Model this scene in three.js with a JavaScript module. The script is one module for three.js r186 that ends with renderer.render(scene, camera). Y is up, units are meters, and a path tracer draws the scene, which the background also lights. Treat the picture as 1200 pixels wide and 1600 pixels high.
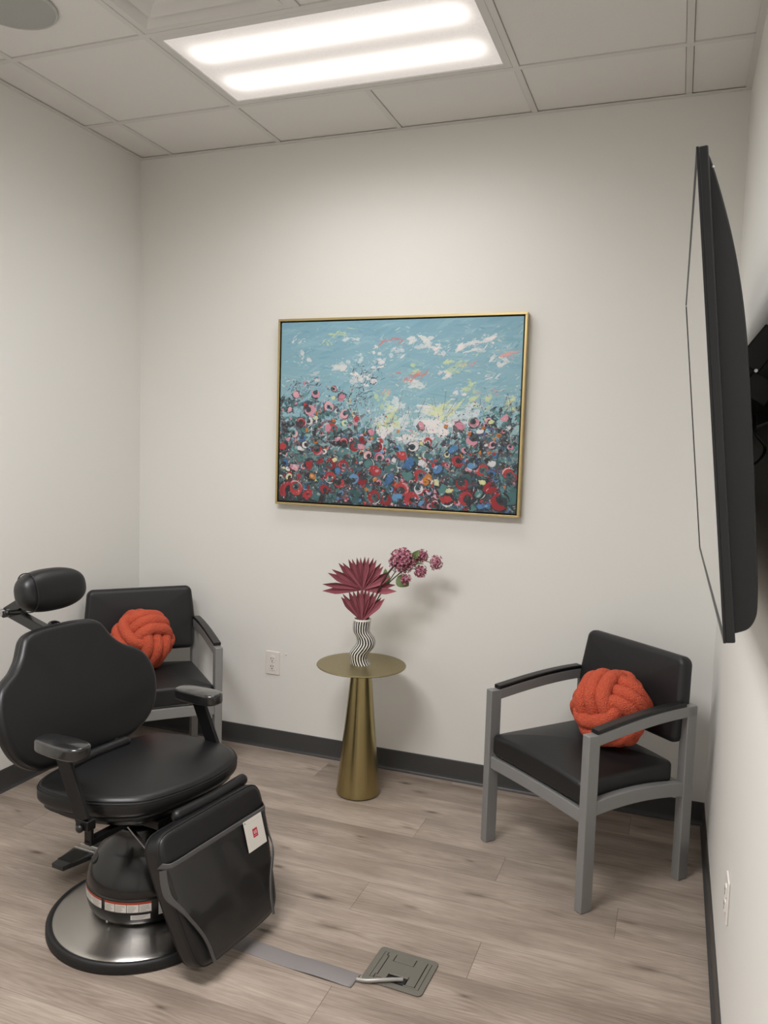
import * as THREE from 'three';
import { RoundedBoxGeometry } from 'three/addons/geometries/RoundedBoxGeometry.js';
import { RectAreaLightUniformsLib } from 'three/addons/lights/RectAreaLightUniformsLib.js';
import * as BGU from 'three/addons/utils/BufferGeometryUtils.js';

// ---------------------------------------------------------------- camera, exposure, lights
const scene = new THREE.Scene();
scene.background = new THREE.Color(0x000000);
const camera = new THREE.PerspectiveCamera(65.92, 1200 / 1600, 0.02, 30);
camera.position.set(2.674, 1.5458, 3.4836);
camera.rotation.set(-0.0825, 0.3534, 0.0303, 'YXZ');
const renderer = new THREE.WebGLRenderer({ antialias: true });
renderer.toneMapping = THREE.LinearToneMapping;
renderer.toneMappingExposure = 1.09;
renderer.shadowMap.enabled = true;
RectAreaLightUniformsLib.init();

const W = 2.8607, H = 2.976, D = 4.45;            // room: x 0..W, z 0 (back wall)..D
const GX = 0.1942, GZ = 0.4232, G = 0.6096;       // ceiling grid origin and module
const LAMP_COLOR = 0xfffdfd;
const LAMP_1 = 0.6, LAMP_2 = 4.2;
function panelLight(x, z, power) {                // the lens throws its light down and cuts off near the ceiling: a 4 x 2 field of wide soft beams over its whole face
  for (const i of [-1.5, -0.5, 0.5, 1.5]) for (const j of [-0.5, 0.5]) {
    const l = new THREE.SpotLight(LAMP_COLOR, power, 0, 89.5 * Math.PI / 180, 1);
    l.position.set(x + i * 0.28, H - 0.006, z + j * 0.27);
    l.target.position.set(l.position.x, 0, l.position.z);
    l.shadow.radius = 9; l.castShadow = true;
    scene.add(l, l.target);
  }
}
const LIGHT_1 = [GX + 2 * G, GZ + G / 2], LIGHT_2 = [GX + 2 * G, GZ + 3.5 * G];
panelLight(...LIGHT_1, LAMP_1);
panelLight(...LIGHT_2, LAMP_2);

// ---------------------------------------------------------------- helpers
function mulberry(a) { return () => { a |= 0; a = a + 0x6D2B79F5 | 0; let t = Math.imul(a ^ a >>> 15, 1 | a); t = t + Math.imul(t ^ t >>> 7, 61 | t) ^ t; return ((t ^ t >>> 14) >>> 0) / 4294967296; }; }
const V = (x, y, z) => new THREE.Vector3(x, y, z);
const used = {};
function numbered(n) { used[n] = (used[n] || 0) + 1; return used[n] === 1 ? n : n + '_' + String(used[n] - 1).padStart(3, '0'); }
function mesh(name, geo, mat, parent, label) {
  const m = new THREE.Mesh(geo, mat); m.name = name; m.castShadow = m.receiveShadow = true;
  if (label) m.userData.label = label;
  parent.add(m); return m;
}
function thing(name, label, category, pos = [0, 0, 0], rotY = 0, group) {
  const o = new THREE.Group(); o.name = numbered(name); o.position.set(...pos); o.rotation.y = rotY;
  o.userData = { label, category }; if (group) o.userData.group = group;
  scene.add(o); return o;
}
function struct(name, label, category) {
  const o = new THREE.Group(); o.name = name; o.userData = { kind: 'structure', label, category }; scene.add(o); return o;
}
const at = (g, x, y, z) => g.translate(x, y, z);
const rbox = (w, h, d, r = 0.004, s = 2) => new RoundedBoxGeometry(w, h, d, s, Math.min(r, w / 2.01, h / 2.01, d / 2.01));
function tube(pts, r, seg = 32, rad = 10, closed = false, tension = 0.5) {
  return new THREE.TubeGeometry(new THREE.CatmullRomCurve3(pts.map(p => V(...p)), closed, 'catmullrom', tension), seg, r, rad, closed);
}
function cappedTube(pts, r, seg = 24, rad = 14) {
  const c = new THREE.CatmullRomCurve3(pts.map(p => V(...p)));
  const g = [new THREE.TubeGeometry(c, seg, r, rad)];
  for (const t of [0, 1]) { const p = c.getPoint(t); g.push(new THREE.SphereGeometry(r, rad, 8).translate(p.x, p.y, p.z)); }
  return BGU.mergeGeometries(g.map(q => { const k = q.clone(); return k; }));
}
function bar(a, b, w, h, up = V(0, 1, 0), r = 0.003) {      // rounded bar from a to b, w across, h along up
  const A = V(...a), B = V(...b), d = B.clone().sub(A), L = d.length(); d.normalize();
  const x = up.clone().cross(d).normalize(), y = d.clone().cross(x);
  const g = rbox(w, h, L, r);
  g.applyMatrix4(new THREE.Matrix4().makeBasis(x, y, d).setPosition(A.add(B).multiplyScalar(0.5)));
  return g;
}
function meterUV(g, k = 1) {                                  // uv in metres by the main axis of each face's normal
  const n = g.index ? g.toNonIndexed() : g, p = n.attributes.position, nm = n.attributes.normal, uv = new Float32Array(p.count * 2);
  for (let i = 0; i < p.count; i += 3) {
    let ax = 0, ay = 0, az = 0;
    for (let j = 0; j < 3; j++) { ax += nm.getX(i + j); ay += nm.getY(i + j); az += nm.getZ(i + j); }
    ax = Math.abs(ax); ay = Math.abs(ay); az = Math.abs(az);
    for (let j = 0; j < 3; j++) {
      const X = p.getX(i + j), Y = p.getY(i + j), Z = p.getZ(i + j);
      const [u, v] = ax > ay && ax > az ? [Z, Y] : ay > az ? [X, Z] : [X, Y];
      uv[(i + j) * 2] = u * k; uv[(i + j) * 2 + 1] = v * k;
    }
  }
  n.setAttribute('uv', new THREE.BufferAttribute(uv, 2)); return n;
}
function smoothOutline(pts, n = 96, tension = 0.5) {
  return new THREE.CatmullRomCurve3(pts.map(p => V(p[0], p[1], 0)), true, 'catmullrom', tension).getSpacedPoints(n).slice(0, n).map(p => [p.x, p.y]);
}
function roundRectOutline(w, h, r, n = 8) {
  const o = [];
  for (const [cx, cy, a0] of [[w / 2 - r, h / 2 - r, 0], [-w / 2 + r, h / 2 - r, 90], [-w / 2 + r, -h / 2 + r, 180], [w / 2 - r, -h / 2 + r, 270]])
    for (let i = 0; i <= n; i++) { const a = (a0 + 90 * i / n) * Math.PI / 180; o.push([cx + r * Math.cos(a), cy + r * Math.sin(a)]); }
  const res = []; // long sides get points of their own so that they can bend
  for (let i = 0; i < o.length; i++) { const a = o[i], b = o[(i + 1) % o.length], L = Math.hypot(a[0] - b[0], a[1] - b[1]); res.push(a); const k = Math.floor(L / 0.03); for (let j = 1; j < k; j++) res.push([a[0] + (b[0] - a[0]) * j / k, a[1] + (b[1] - a[1]) * j / k]); }
  return res;
}
function offsetOutline(o, d) {
  const n = o.length; return o.map((p, i) => {
    const a = o[(i + n - 1) % n], b = o[(i + 1) % n]; let tx = b[0] - a[0], ty = b[1] - a[1]; const L = Math.hypot(tx, ty) || 1;
    return [p[0] - ty / L * d, p[1] + tx / L * d];
  });
}
// padded cushion: outline counter-clockwise in (a, b), thickness h along c, rounded edges, domed faces; map turns (a, b, c) into x, y, z
function cushion(outline, { h, r, bulge = 0, bulgeBack = 0, rings = 7, arc = 5, map = (a, b, c) => [a, b, c] }) {
  const n = outline.length, inner = offsetOutline(outline, r), rows = [];
  let cx = 0, cy = 0; for (const p of inner) { cx += p[0] / n; cy += p[1] / n; }
  const scaled = s => inner.map(p => [cx + (p[0] - cx) * s, cy + (p[1] - cy) * s]);
  for (let i = 0; i < rings; i++) { const s = Math.max(i / rings, 0.002); rows.push([scaled(s), -h / 2 - bulgeBack * (1 - s * s)]); }
  for (let i = 0; i <= arc; i++) { const a = i / arc * Math.PI / 2; rows.push([offsetOutline(outline, r * (1 - Math.sin(a))), -h / 2 + r - r * Math.cos(a)]); }
  for (let i = 0; i <= arc; i++) { const a = i / arc * Math.PI / 2; rows.push([offsetOutline(outline, r * (1 - Math.cos(a))), h / 2 - r + r * Math.sin(a)]); }
  for (let i = rings - 1; i >= 0; i--) { const s = Math.max(i / rings, 0.002); rows.push([scaled(s), h / 2 + bulge * (1 - s * s)]); }
  const pos = [], uv = [], idx = [];
  for (const [o, c] of rows) for (const [a, b] of o) { pos.push(...map(a, b, c)); uv.push(a + c * 0.5, b + c * 0.5); }
  for (let i = 0; i < rows.length - 1; i++) for (let j = 0; j < n; j++) { const k = (j + 1) % n, A = i * n + j, B = i * n + k, C = A + n, Dd = B + n; idx.push(A, B, C, B, Dd, C); }
  const g = new THREE.BufferGeometry();
  g.setAttribute('position', new THREE.Float32BufferAttribute(pos, 3)); g.setAttribute('uv', new THREE.Float32BufferAttribute(uv, 2)); g.setIndex(idx); g.computeVertexNormals();
  return g;
}
function seam(outline, inset, c, r, map) { const o = offsetOutline(outline, inset).filter((_, i) => i % 2 === 0); return tube(o.map(p => map(p[0], p[1], c)), r, o.length * 2, 6, true); }
function extrudeSide(shapePts, w, bevel = 0.003) {            // shape in (z, y), width along x, centred on x = 0
  const s = new THREE.Shape(shapePts.map(p => new THREE.Vector2(p[0], p[1])));
  const g = new THREE.ExtrudeGeometry(s, { depth: w - 2 * bevel, bevelEnabled: true, bevelThickness: bevel, bevelSize: bevel, bevelOffset: -bevel, bevelSegments: 2 });
  g.translate(0, 0, -(w - 2 * bevel) / 2); g.rotateY(-Math.PI / 2); return g;   // shape x -> +z, depth -> -x
}
function arcBand(z0, z1, lower, thick, n = 12) {              // closed band between lower(z) and lower(z)+thick
  const p = []; for (let i = 0; i <= n; i++) { const z = z0 + (z1 - z0) * i / n; p.push([z, lower(z)]); }
  for (let i = n; i >= 0; i--) { const z = z0 + (z1 - z0) * i / n; p.push([z, lower(z) + thick]); }
  return p;
}
// ---------------------------------------------------------------- procedural textures
function hash2(x, y, s) { let h = Math.imul(x, 374761393) + Math.imul(y, 668265263) + Math.imul(s, 982451653); h = Math.imul(h ^ h >>> 13, 1274126177); return ((h ^ h >>> 16) >>> 0) / 4294967296; }
function vnoise(x, y, s, px = 1e6, py = 1e6) {
  const xi = Math.floor(x), yi = Math.floor(y), fx = x - xi, fy = y - yi, u = fx * fx * (3 - 2 * fx), v = fy * fy * (3 - 2 * fy);
  const m = (a, p) => ((a % p) + p) % p;
  const a = hash2(m(xi, px), m(yi, py), s), b = hash2(m(xi + 1, px), m(yi, py), s), c = hash2(m(xi, px), m(yi + 1, py), s), d = hash2(m(xi + 1, px), m(yi + 1, py), s);
  return a + (b - a) * u + (c - a) * v + (a - b - c + d) * u * v;
}
function fbm(x, y, s, oct = 4) { let v = 0, a = 0.5, t = 0; for (let i = 0; i < oct; i++) { v += a * vnoise(x, y, s + i * 17); t += a; a *= 0.5; x *= 2.03; y *= 2.03; } return v / t; }
function dataTex(w, h, fn, srgb = false, repeat = true) {
  const d = new Uint8Array(w * h * 4);
  for (let y = 0; y < h; y++) for (let x = 0; x < w; x++) { const c = fn(x, y); const i = (y * w + x) * 4; for (let k = 0; k < 3; k++) d[i + k] = Math.max(0, Math.min(255, Array.isArray(c) ? c[k] : c)); d[i + 3] = 255; }
  const t = new THREE.DataTexture(d, w, h); t.magFilter = THREE.LinearFilter; t.minFilter = THREE.LinearMipmapLinearFilter; t.generateMipmaps = true;
  if (repeat) t.wrapS = t.wrapT = THREE.RepeatWrapping; if (srgb) t.colorSpace = THREE.SRGBColorSpace; t.needsUpdate = true; return t;
}
function canvasTex(w, h, draw) { const c = document.createElement('canvas'); c.width = w; c.height = h; draw(c.getContext('2d'), w, h); const t = new THREE.CanvasTexture(c); t.colorSpace = THREE.SRGBColorSpace; t.magFilter = THREE.LinearFilter; return t; }
function withRepeat(t, x, y) { const c = t.clone(); c.repeat.set(x, y); c.needsUpdate = true; return c; }
function tiledNoise(size, cells, seed, oct = 3) { return dataTex(size, size, (x, y) => { let v = 0, a = 0.5, t = 0, c = cells; for (let i = 0; i < oct; i++) { v += a * vnoise(x / size * c, y / size * c, seed + i, c, c); t += a; a *= 0.55; c *= 2; } return v / t * 255; }); }
const peelTex = withRepeat(tiledNoise(512, 48, 11, 3), 2.5, 2.5);     // uv metres: a 40 cm tile of roller texture
const grainTex = withRepeat(tiledNoise(256, 40, 23, 3), 9, 9);        // vinyl hide grain
const fuzzTex = withRepeat(tiledNoise(256, 32, 37, 3), 1, 1);
const streakTex = dataTex(512, 256, (x, y) => 120 + 90 * (vnoise(x / 512 * 4, y / 256 * 128, 5, 4, 128) - 0.5) + 70 * (vnoise(x / 512 * 16, y / 256 * 256, 6, 16, 256) - 0.5));
// ---------------------------------------------------------------- materials
const std = o => new THREE.MeshStandardMaterial(o);
const phys = o => new THREE.MeshPhysicalMaterial(o);
const M = {
  wall: std({ color: 0xe5e4df, roughness: 0.6, bumpMap: peelTex, bumpScale: 0.00015 }),
  tile: std({ color: 0xe6e4e0, roughness: 0.95, bumpMap: withRepeat(peelTex, 6, 6), bumpScale: 0.0005 }),
  tee: std({ color: 0xdcdad6, roughness: 0.5 }),
  base: std({ color: 0x3f3f3f, roughness: 0.42, bumpMap: peelTex, bumpScale: 0.0003 }),
  sub: std({ color: 0x33302c, roughness: 0.9 }),
  vinyl: phys({ color: 0x121213, roughness: 0.42, bumpMap: grainTex, bumpScale: 0.00007 }),
  guestVinyl: phys({ color: 0x19191a, roughness: 0.48, bumpMap: grainTex, bumpScale: 0.00007 }),
  greyMetal: std({ color: 0x8b8b8a, roughness: 0.42, metalness: 0.25 }),
  blackPlastic: std({ color: 0x121213, roughness: 0.38 }),
  blackGloss: phys({ color: 0x0d0d0e, roughness: 0.26, clearcoat: 0.3, clearcoatRoughness: 0.12 }),
  blackSteel: std({ color: 0x0d0d0e, roughness: 0.42, metalness: 0.2 }),
  rubber: std({ color: 0x131314, roughness: 0.55 }),
  chrome: phys({ color: 0xb9b6b2, roughness: 0.24, metalness: 1, anisotropy: 0.6, roughnessMap: null }),
  steel: std({ color: 0xb8b8b8, roughness: 0.3, metalness: 1 }),
  bareSteel: std({ color: 0xd2d0cc, roughness: 0.45, metalness: 0.5 }),
  pedal: std({ color: 0x3a3a38, roughness: 0.6 }),
  stitch: std({ color: 0x101011, roughness: 0.5 }),
  film: phys({ color: 0xffffff, roughness: 0.07, transmission: 1, thickness: 0, ior: 1.5, bumpMap: withRepeat(tiledNoise(256, 4, 71, 2), 2, 2), bumpScale: 0.0022 }),
  trimGrey: std({ color: 0x4c4b4b, roughness: 0.45, bumpMap: grainTex, bumpScale: 0.0003 }),
  gold: std({ color: 0xa89a6c, roughness: 0.3, metalness: 1 }),
  frameGold: std({ color: 0xbfab7c, roughness: 0.38, metalness: 1 }),
  white: std({ color: 0xe4e0da, roughness: 0.4 }),
  outlet: std({ color: 0xe6e1db, roughness: 0.35 }),
  slot: std({ color: 0x15130f, roughness: 0.7 }),
  orange: std({ color: 0xcf5a3e, roughness: 0.95, bumpMap: withRepeat(fuzzTex, 1, 1), bumpScale: 0.007 }),
  plum: std({ color: 0x99545f, roughness: 0.8, side: THREE.DoubleSide }),
  stem: std({ color: 0x3b2524, roughness: 0.7 }),
  stemGreen: std({ color: 0x5a5a3c, roughness: 0.7 }),
  leaf: std({ color: 0x6b7d4c, roughness: 0.6, side: THREE.DoubleSide }),
  mauveA: std({ color: 0xc48b98, roughness: 0.85, side: THREE.DoubleSide }),
  mauveB: std({ color: 0x994a64, roughness: 0.85, side: THREE.DoubleSide }),
  boxGrey: std({ color: 0x6a675e, roughness: 0.55, metalness: 0.1 }),
  coverGrey: std({ color: 0x807b7a, roughness: 0.45 }),
  cable: std({ color: 0xa6a39f, roughness: 0.35, metalness: 0.3 }),
  tvBack: std({ color: 0x0a0c0e, roughness: 0.5, bumpMap: streakTex, bumpScale: 0.0001 }),
  tvEdge: std({ color: 0x0b0d10, roughness: 0.35 }),
  screen: phys({ color: 0x050506, roughness: 0.08, clearcoat: 1, clearcoatRoughness: 0.03 }),
  mount: std({ color: 0x0b0c0e, roughness: 0.5 }),
  gasket: std({ color: 0x17140f, roughness: 0.8 }),
};
// ---------------------------------------------------------------- room shell
function slab(name, x0, x1, y0, y1, z0, z1, mat, label, category) {
  const g = new THREE.Group(); g.name = name; g.userData = { kind: 'structure', label, category }; scene.add(g);
  mesh(name.replace(/_(left|right|back|front)$/, '_surface'), meterUV(at(new THREE.BoxGeometry(x1 - x0, y1 - y0, z1 - z0), (x0 + x1) / 2, (y0 + y1) / 2, (z0 + z1) / 2)), mat, g); return g;
}
const T = 0.12, TOP = H + 0.25;
slab('wall_back', -T, W + T, 0, TOP, -T, 0, M.wall, 'cream painted back wall behind the framed painting', 'wall');
slab('wall_left', -T, 0, 0, TOP, 0, D, M.wall, 'cream painted wall on the left beside the exam chair', 'wall');
slab('wall_right', W, W + T, 0, TOP, 0, D, M.wall, 'cream painted wall on the right that carries the television', 'wall');
slab('wall_front', -T, W + T, 0, TOP, D, D + T, M.wall, 'cream painted wall behind the viewer', 'wall');

// floor of separate wood-look planks
const PL = 1.41, PW = 0.183, PZ0 = 0.044 - PW;
function woodTex(seed) {
  const rnd = mulberry(seed * 7919 + 3), w = 1024, h = 192;
  const knots = []; const nk = 1 + Math.floor(rnd() * 3);
  for (let i = 0; i < nk; i++) knots.push([rnd() * PL, (0.15 + rnd() * 0.7) * PW, 0.008 + rnd() * 0.014, rnd() < 0.5 ? 1 : 0.55]);
  const cu = rnd() * PL, cv = (0.3 + rnd() * 0.4) * PW, tone = (rnd() - 0.5) * 10;
  return dataTex(w, h, (px, py) => {
    const u = px / w * PL, v = py / h * PW;
    let vv = v + 0.02 * (fbm(u * 2.2, v * 6, seed, 3) - 0.5), dark = 0;
    for (const [ku, kv, kr, ks] of knots) {
      const du = (u - ku) / 3.2, dv = v - kv, d = Math.hypot(du, dv) + 0.004 * (fbm(u * 40, v * 90, seed + 2, 2) - 0.5);
      vv += Math.sign(dv) * 0.012 * Math.exp(-d * d / (kr * kr * 6));
      dark += ks * Math.exp(-d * d / (kr * kr * 0.35)) * (0.6 + 0.8 * fbm(u * 30, v * 160, seed + 4, 2));
    }
    const ce = Math.hypot((u - cu) / 9, vv - cv);                        // cathedral figure
    const ring = Math.sin(ce * 620 + 5 * fbm(u * 3, v * 8, seed + 5, 2));
    const fig = ring * 5.5 * Math.exp(-ce * ce / 0.0035);
    const long = (fbm(u * 1.6, vv * 26, seed + 6, 3) - 0.5) * 34;
    const fine = (fbm(u * 14, vv * 330, seed + 7, 3) - 0.5) * 34;
    const cloud = (fbm(u * 4.5, v * 14, seed + 8, 4) - 0.5) * 38;
    const pore = vnoise(u * 22, vv * 900, seed + 9) > 0.86 ? -9 : 0;
    const k = tone + fig + long + fine + cloud + pore - dark * 62;
    return [154 + k * 1.02, 140 + k, 128 + k * 0.97];
  }, true, true);
}
const woodMats = [];
for (let i = 0; i < 10; i++) { const t = woodTex(i + 1); woodMats.push(std({ map: t, roughness: 0.46, bumpMap: t, bumpScale: 0.0003 })); }
const floor = struct('floor', 'greyish oak plank floor', 'floor');
mesh('subfloor', at(new THREE.BoxGeometry(W + 2 * T, 0.1, D + 2 * T), W / 2, -0.058, D / 2), M.sub, floor);
{
  const joint = { 1: 2.573, 3: 1.772, 4: 2.145, 5: 2.57, 6: 1.73, 7: 0.77, 2: 0.62, 8: 1.35, 9: 0.42, 10: 2.0 };
  const rnd = mulberry(99), cache = {};
  for (let r = 0; ; r++) {
    let z0 = PZ0 + r * PW, z1 = z0 + PW; if (z0 >= D) break; z0 = Math.max(z0, 0); z1 = Math.min(z1, D);
    let x = (joint[r - 0] ?? rnd() * PL); while (x > 0) x -= PL;
    for (; x < W; x += PL) {
      const a = Math.max(x, 0), b = Math.min(x + PL, W); if (b - a < 0.01) continue;
      const L = b - a - 0.0009, w = z1 - z0 - 0.0009, key = L.toFixed(3) + '_' + w.toFixed(3) + '_' + (a - x).toFixed(3);
      if (!cache[key]) {
        const g = new THREE.BoxGeometry(L, 0.008, w), p = g.attributes.position, uv = g.attributes.uv;
        for (let i = 0; i < p.count; i++) uv.setXY(i, (p.getX(i) + L / 2 + a - x) / PL, (p.getZ(i) + PW / 2) / PW);
        cache[key] = g;
      }
      const m = mesh('plank', cache[key], woodMats[Math.floor(rnd() * woodMats.length)], floor);
      m.position.set((a + b) / 2, -0.004, (z0 + z1) / 2);
    }
  }
}
// cove base
function baseboard(name, x0, z0, x1, z1, label) {           // runs from (x0,z0) to (x1,z1) with the wall on its left
  const L = Math.hypot(x1 - x0, z1 - z0), h = 0.0985;
  const pts = [[0, 0], [0.013, 0], [0.0135, 0.003], [0.009, 0.006], [0.006, 0.011], [0.0045, 0.02], [0.004, h - 0.004], [0.0025, h], [0, h]];
  const s = new THREE.Shape(pts.map(p => new THREE.Vector2(p[0], p[1])));
  let g = new THREE.ExtrudeGeometry(s, { depth: L, bevelEnabled: false });
  const d = V(x1 - x0, 0, z1 - z0).normalize(), n = V(-d.z, 0, d.x);      // n points into the room
  g.applyMatrix4(new THREE.Matrix4().makeBasis(n, V(0, 1, 0), d.clone().negate()).setPosition(x1, 0, z1));
  const grp = struct(name, label, 'baseboard'); const m = mesh('cove_base', meterUV(g), M.base, grp); return m;
}
baseboard('baseboard_back', 0, 0, W, 0, 'dark grey cove base along the back wall');
baseboard('baseboard_right', W, 0, W, D, 'dark grey cove base along the right wall');
baseboard('baseboard_left', 0, D, 0, 0, 'dark grey cove base along the left wall');
baseboard('baseboard_front', W, D, 0, D, 'dark grey cove base behind the viewer');

// suspended ceiling
const ceiling = struct('ceiling', 'white suspended ceiling of square tiles in a metal grid', 'ceiling');
mesh('deck', at(new THREE.BoxGeometry(W + 2 * T, 0.1, D + 2 * T), W / 2, TOP + 0.05, D / 2), M.sub, ceiling);
{
  const xs = [0], zs = [0]; for (let x = GX; x < W - 0.03; x += G) xs.push(x); xs.push(W); for (let z = GZ; z < D - 0.05; z += G) zs.push(z); zs.push(D);
  const cache = {}, lightCell = (i, j) => (j === 1 || j === 4) && (i === 2 || i === 3), ventCell = (i, j) => j === 2 && i === 2;
  for (let i = 0; i < xs.length - 1; i++) for (let j = 0; j < zs.length - 1; j++) {
    if (lightCell(i, j) || ventCell(i, j)) continue;
    const w = xs[i + 1] - xs[i] - 0.026, d = zs[j + 1] - zs[j] - 0.026, key = w.toFixed(3) + '_' + d.toFixed(3);
    cache[key] ??= meterUV(rbox(w, 0.016, d, 0.003, 1));
    mesh('ceiling_tile', cache[key], M.tile, ceiling).position.set((xs[i] + xs[i + 1]) / 2, H + 0.0125, (zs[j] + zs[j + 1]) / 2);
  }
  const tee = (x0, x1, z0, z1) => mesh('grid_tee', at(rbox(x1 - x0, 0.03, z1 - z0, 0.001, 1), (x0 + x1) / 2, H + 0.015, (z0 + z1) / 2), M.tee, ceiling);
  for (let i = 1; i < xs.length - 1; i++) for (let j = 0; j < zs.length - 1; j++) if (!(i === 3 && (j === 1 || j === 4))) tee(xs[i] - 0.012, xs[i] + 0.012, zs[j] + (j ? 0.012 : 0), zs[j + 1] - (j < zs.length - 2 ? 0.012 : 0));
  for (let j = 1; j < zs.length - 1; j++) tee(0, W, zs[j] - 0.012, zs[j] + 0.012);
  const angle = (x0, x1, z0, z1) => mesh('wall_angle', at(new THREE.BoxGeometry(x1 - x0, 0.004, z1 - z0), (x0 + x1) / 2, H - 0.001, (z0 + z1) / 2), M.tee, ceiling);
  angle(0, W, 0, 0.022); angle(0, W, D - 0.022, D); angle(0, 0.022, 0.022, D - 0.022); angle(W - 0.022, W, 0.022, D - 0.022);
}
// ---------------------------------------------------------------- ceiling fittings
const lensTex = canvasTex(512, 256, (c, w, h) => {          // two lamps glowing through the prismatic lens
  const im = c.createImageData(w, h);
  for (let y = 0; y < h; y++) for (let x = 0; x < w; x++) {
    const v = y / h, u = x / w, end = Math.min(1, Math.min(u, 1 - u) / 0.09);
    const lamp = (Math.exp(-(((v - 0.27) / 0.118) ** 2)) + Math.exp(-(((v - 0.73) / 0.118) ** 2))) * end * end * (3 - 2 * end);
    const k = Math.min(1, 0.57 + 0.06 * hash2(x, y, 3) + 0.6 * lamp) * 255, i = (y * w + x) * 4;
    im.data[i] = k; im.data[i + 1] = k * 0.985; im.data[i + 2] = k * 0.97; im.data[i + 3] = 255;
  }
  c.putImageData(im, 0, 0);
});
const lensMat = std({ color: 0x999999, roughness: 0.4, emissive: 0xfff8f2, emissiveMap: lensTex, emissiveIntensity: 1.5 });
function troffer(pos, label) {
  const o = thing('ceiling_light', label, 'ceiling light', [pos[0], H, pos[1]], 0, 'recessed fluorescent troffers');
  const w = 2 * G - 0.026, d = G - 0.026, f = 0.03;
  for (const [x, z, a, b] of [[0, d / 2 - f / 2, w, f], [0, -d / 2 + f / 2, w, f], [w / 2 - f / 2, 0, f, d - 2 * f], [-w / 2 + f / 2, 0, f, d - 2 * f]]) mesh('frame', at(rbox(a, 0.012, b, 0.002, 1), x, 0.007, z), M.tee, o);
  const lens = new THREE.PlaneGeometry(w - 2 * f, d - 2 * f); lens.rotateX(Math.PI / 2); lens.translate(0, 0.006, 0);
  mesh('lens', lens, lensMat, o, 'prismatic lens with two glowing lamps behind it');
  mesh('housing', at(new THREE.BoxGeometry(w - 0.01, 0.08, d - 0.01), 0, 0.06, 0), M.white, o);
}
troffer(LIGHT_1, 'lit two-lamp troffer in the ceiling above the painting');
troffer(LIGHT_2, 'lit two-lamp troffer in the ceiling nearer the viewer');
{
  const o = thing('ceiling_vent', 'white square louvred air diffuser in the ceiling beside the light', 'vent', [GX + 1.5 * G, H, GZ + 1.5 * G]);
  const s0 = G - 0.026;
  mesh('back_pan', at(new THREE.BoxGeometry(s0, 0.004, s0), 0, 0.07, 0), M.tee, o);
  const ring = (name, out, inn, y0, y1) => {                // sloping square louvre
    const p = [], idx = [], cor = [[1, 1], [-1, 1], [-1, -1], [1, -1]];
    for (const [s, y] of [[out, y0], [inn, y1], [inn, y1 + 0.004], [out, y0 + 0.004]]) for (const [a, b] of cor) p.push(a * s / 2, y, b * s / 2);
    for (let k = 0; k < 4; k++) for (let j = 0; j < 4; j++) { const A = k * 4 + j, B = k * 4 + (j + 1) % 4, C = ((k + 1) % 4) * 4 + j, E = ((k + 1) % 4) * 4 + (j + 1) % 4; idx.push(A, C, B, B, C, E); }
    let g = new THREE.BufferGeometry(); g.setAttribute('position', new THREE.Float32BufferAttribute(p, 3)); g.setIndex(idx); g = g.toNonIndexed(); g.computeVertexNormals(); mesh(name, g, M.tee, o);
  };
  ring('border', s0, s0 - 0.05, 0.002, 0.004);
  ring('louvre', s0 - 0.05, s0 - 0.14, 0.002, 0.03); ring('louvre', s0 - 0.16, s0 - 0.27, 0.004, 0.03); ring('louvre', s0 - 0.29, s0 - 0.40, 0.004, 0.03);
  mesh('centre_plate', at(rbox(s0 - 0.42, 0.008, s0 - 0.42, 0.003, 1), 0, 0.006, 0), M.tee, o);
}
{
  const o = thing('ceiling_speaker', 'round flat grey speaker grille in a ceiling tile', 'speaker', [0.499, H, 1.337]);
  mesh('rim', new THREE.LatheGeometry([[0.137, 0.001], [0.138, -0.006], [0.144, -0.006], [0.147, -0.003], [0.147, 0.001]].map(p => new THREE.Vector2(...p)), 64), std({ color: 0xb9bab6, roughness: 0.5 }), o);
  mesh('grille', new THREE.LatheGeometry([[0.0001, -0.0075], [0.08, -0.007], [0.139, -0.004], [0.139, 0.0005]].map(p => new THREE.Vector2(...p)), 64), std({ color: 0xaaaba7, roughness: 0.6, bumpMap: withRepeat(fuzzTex, 8, 2), bumpScale: 0.0004 }), o);
}
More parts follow.
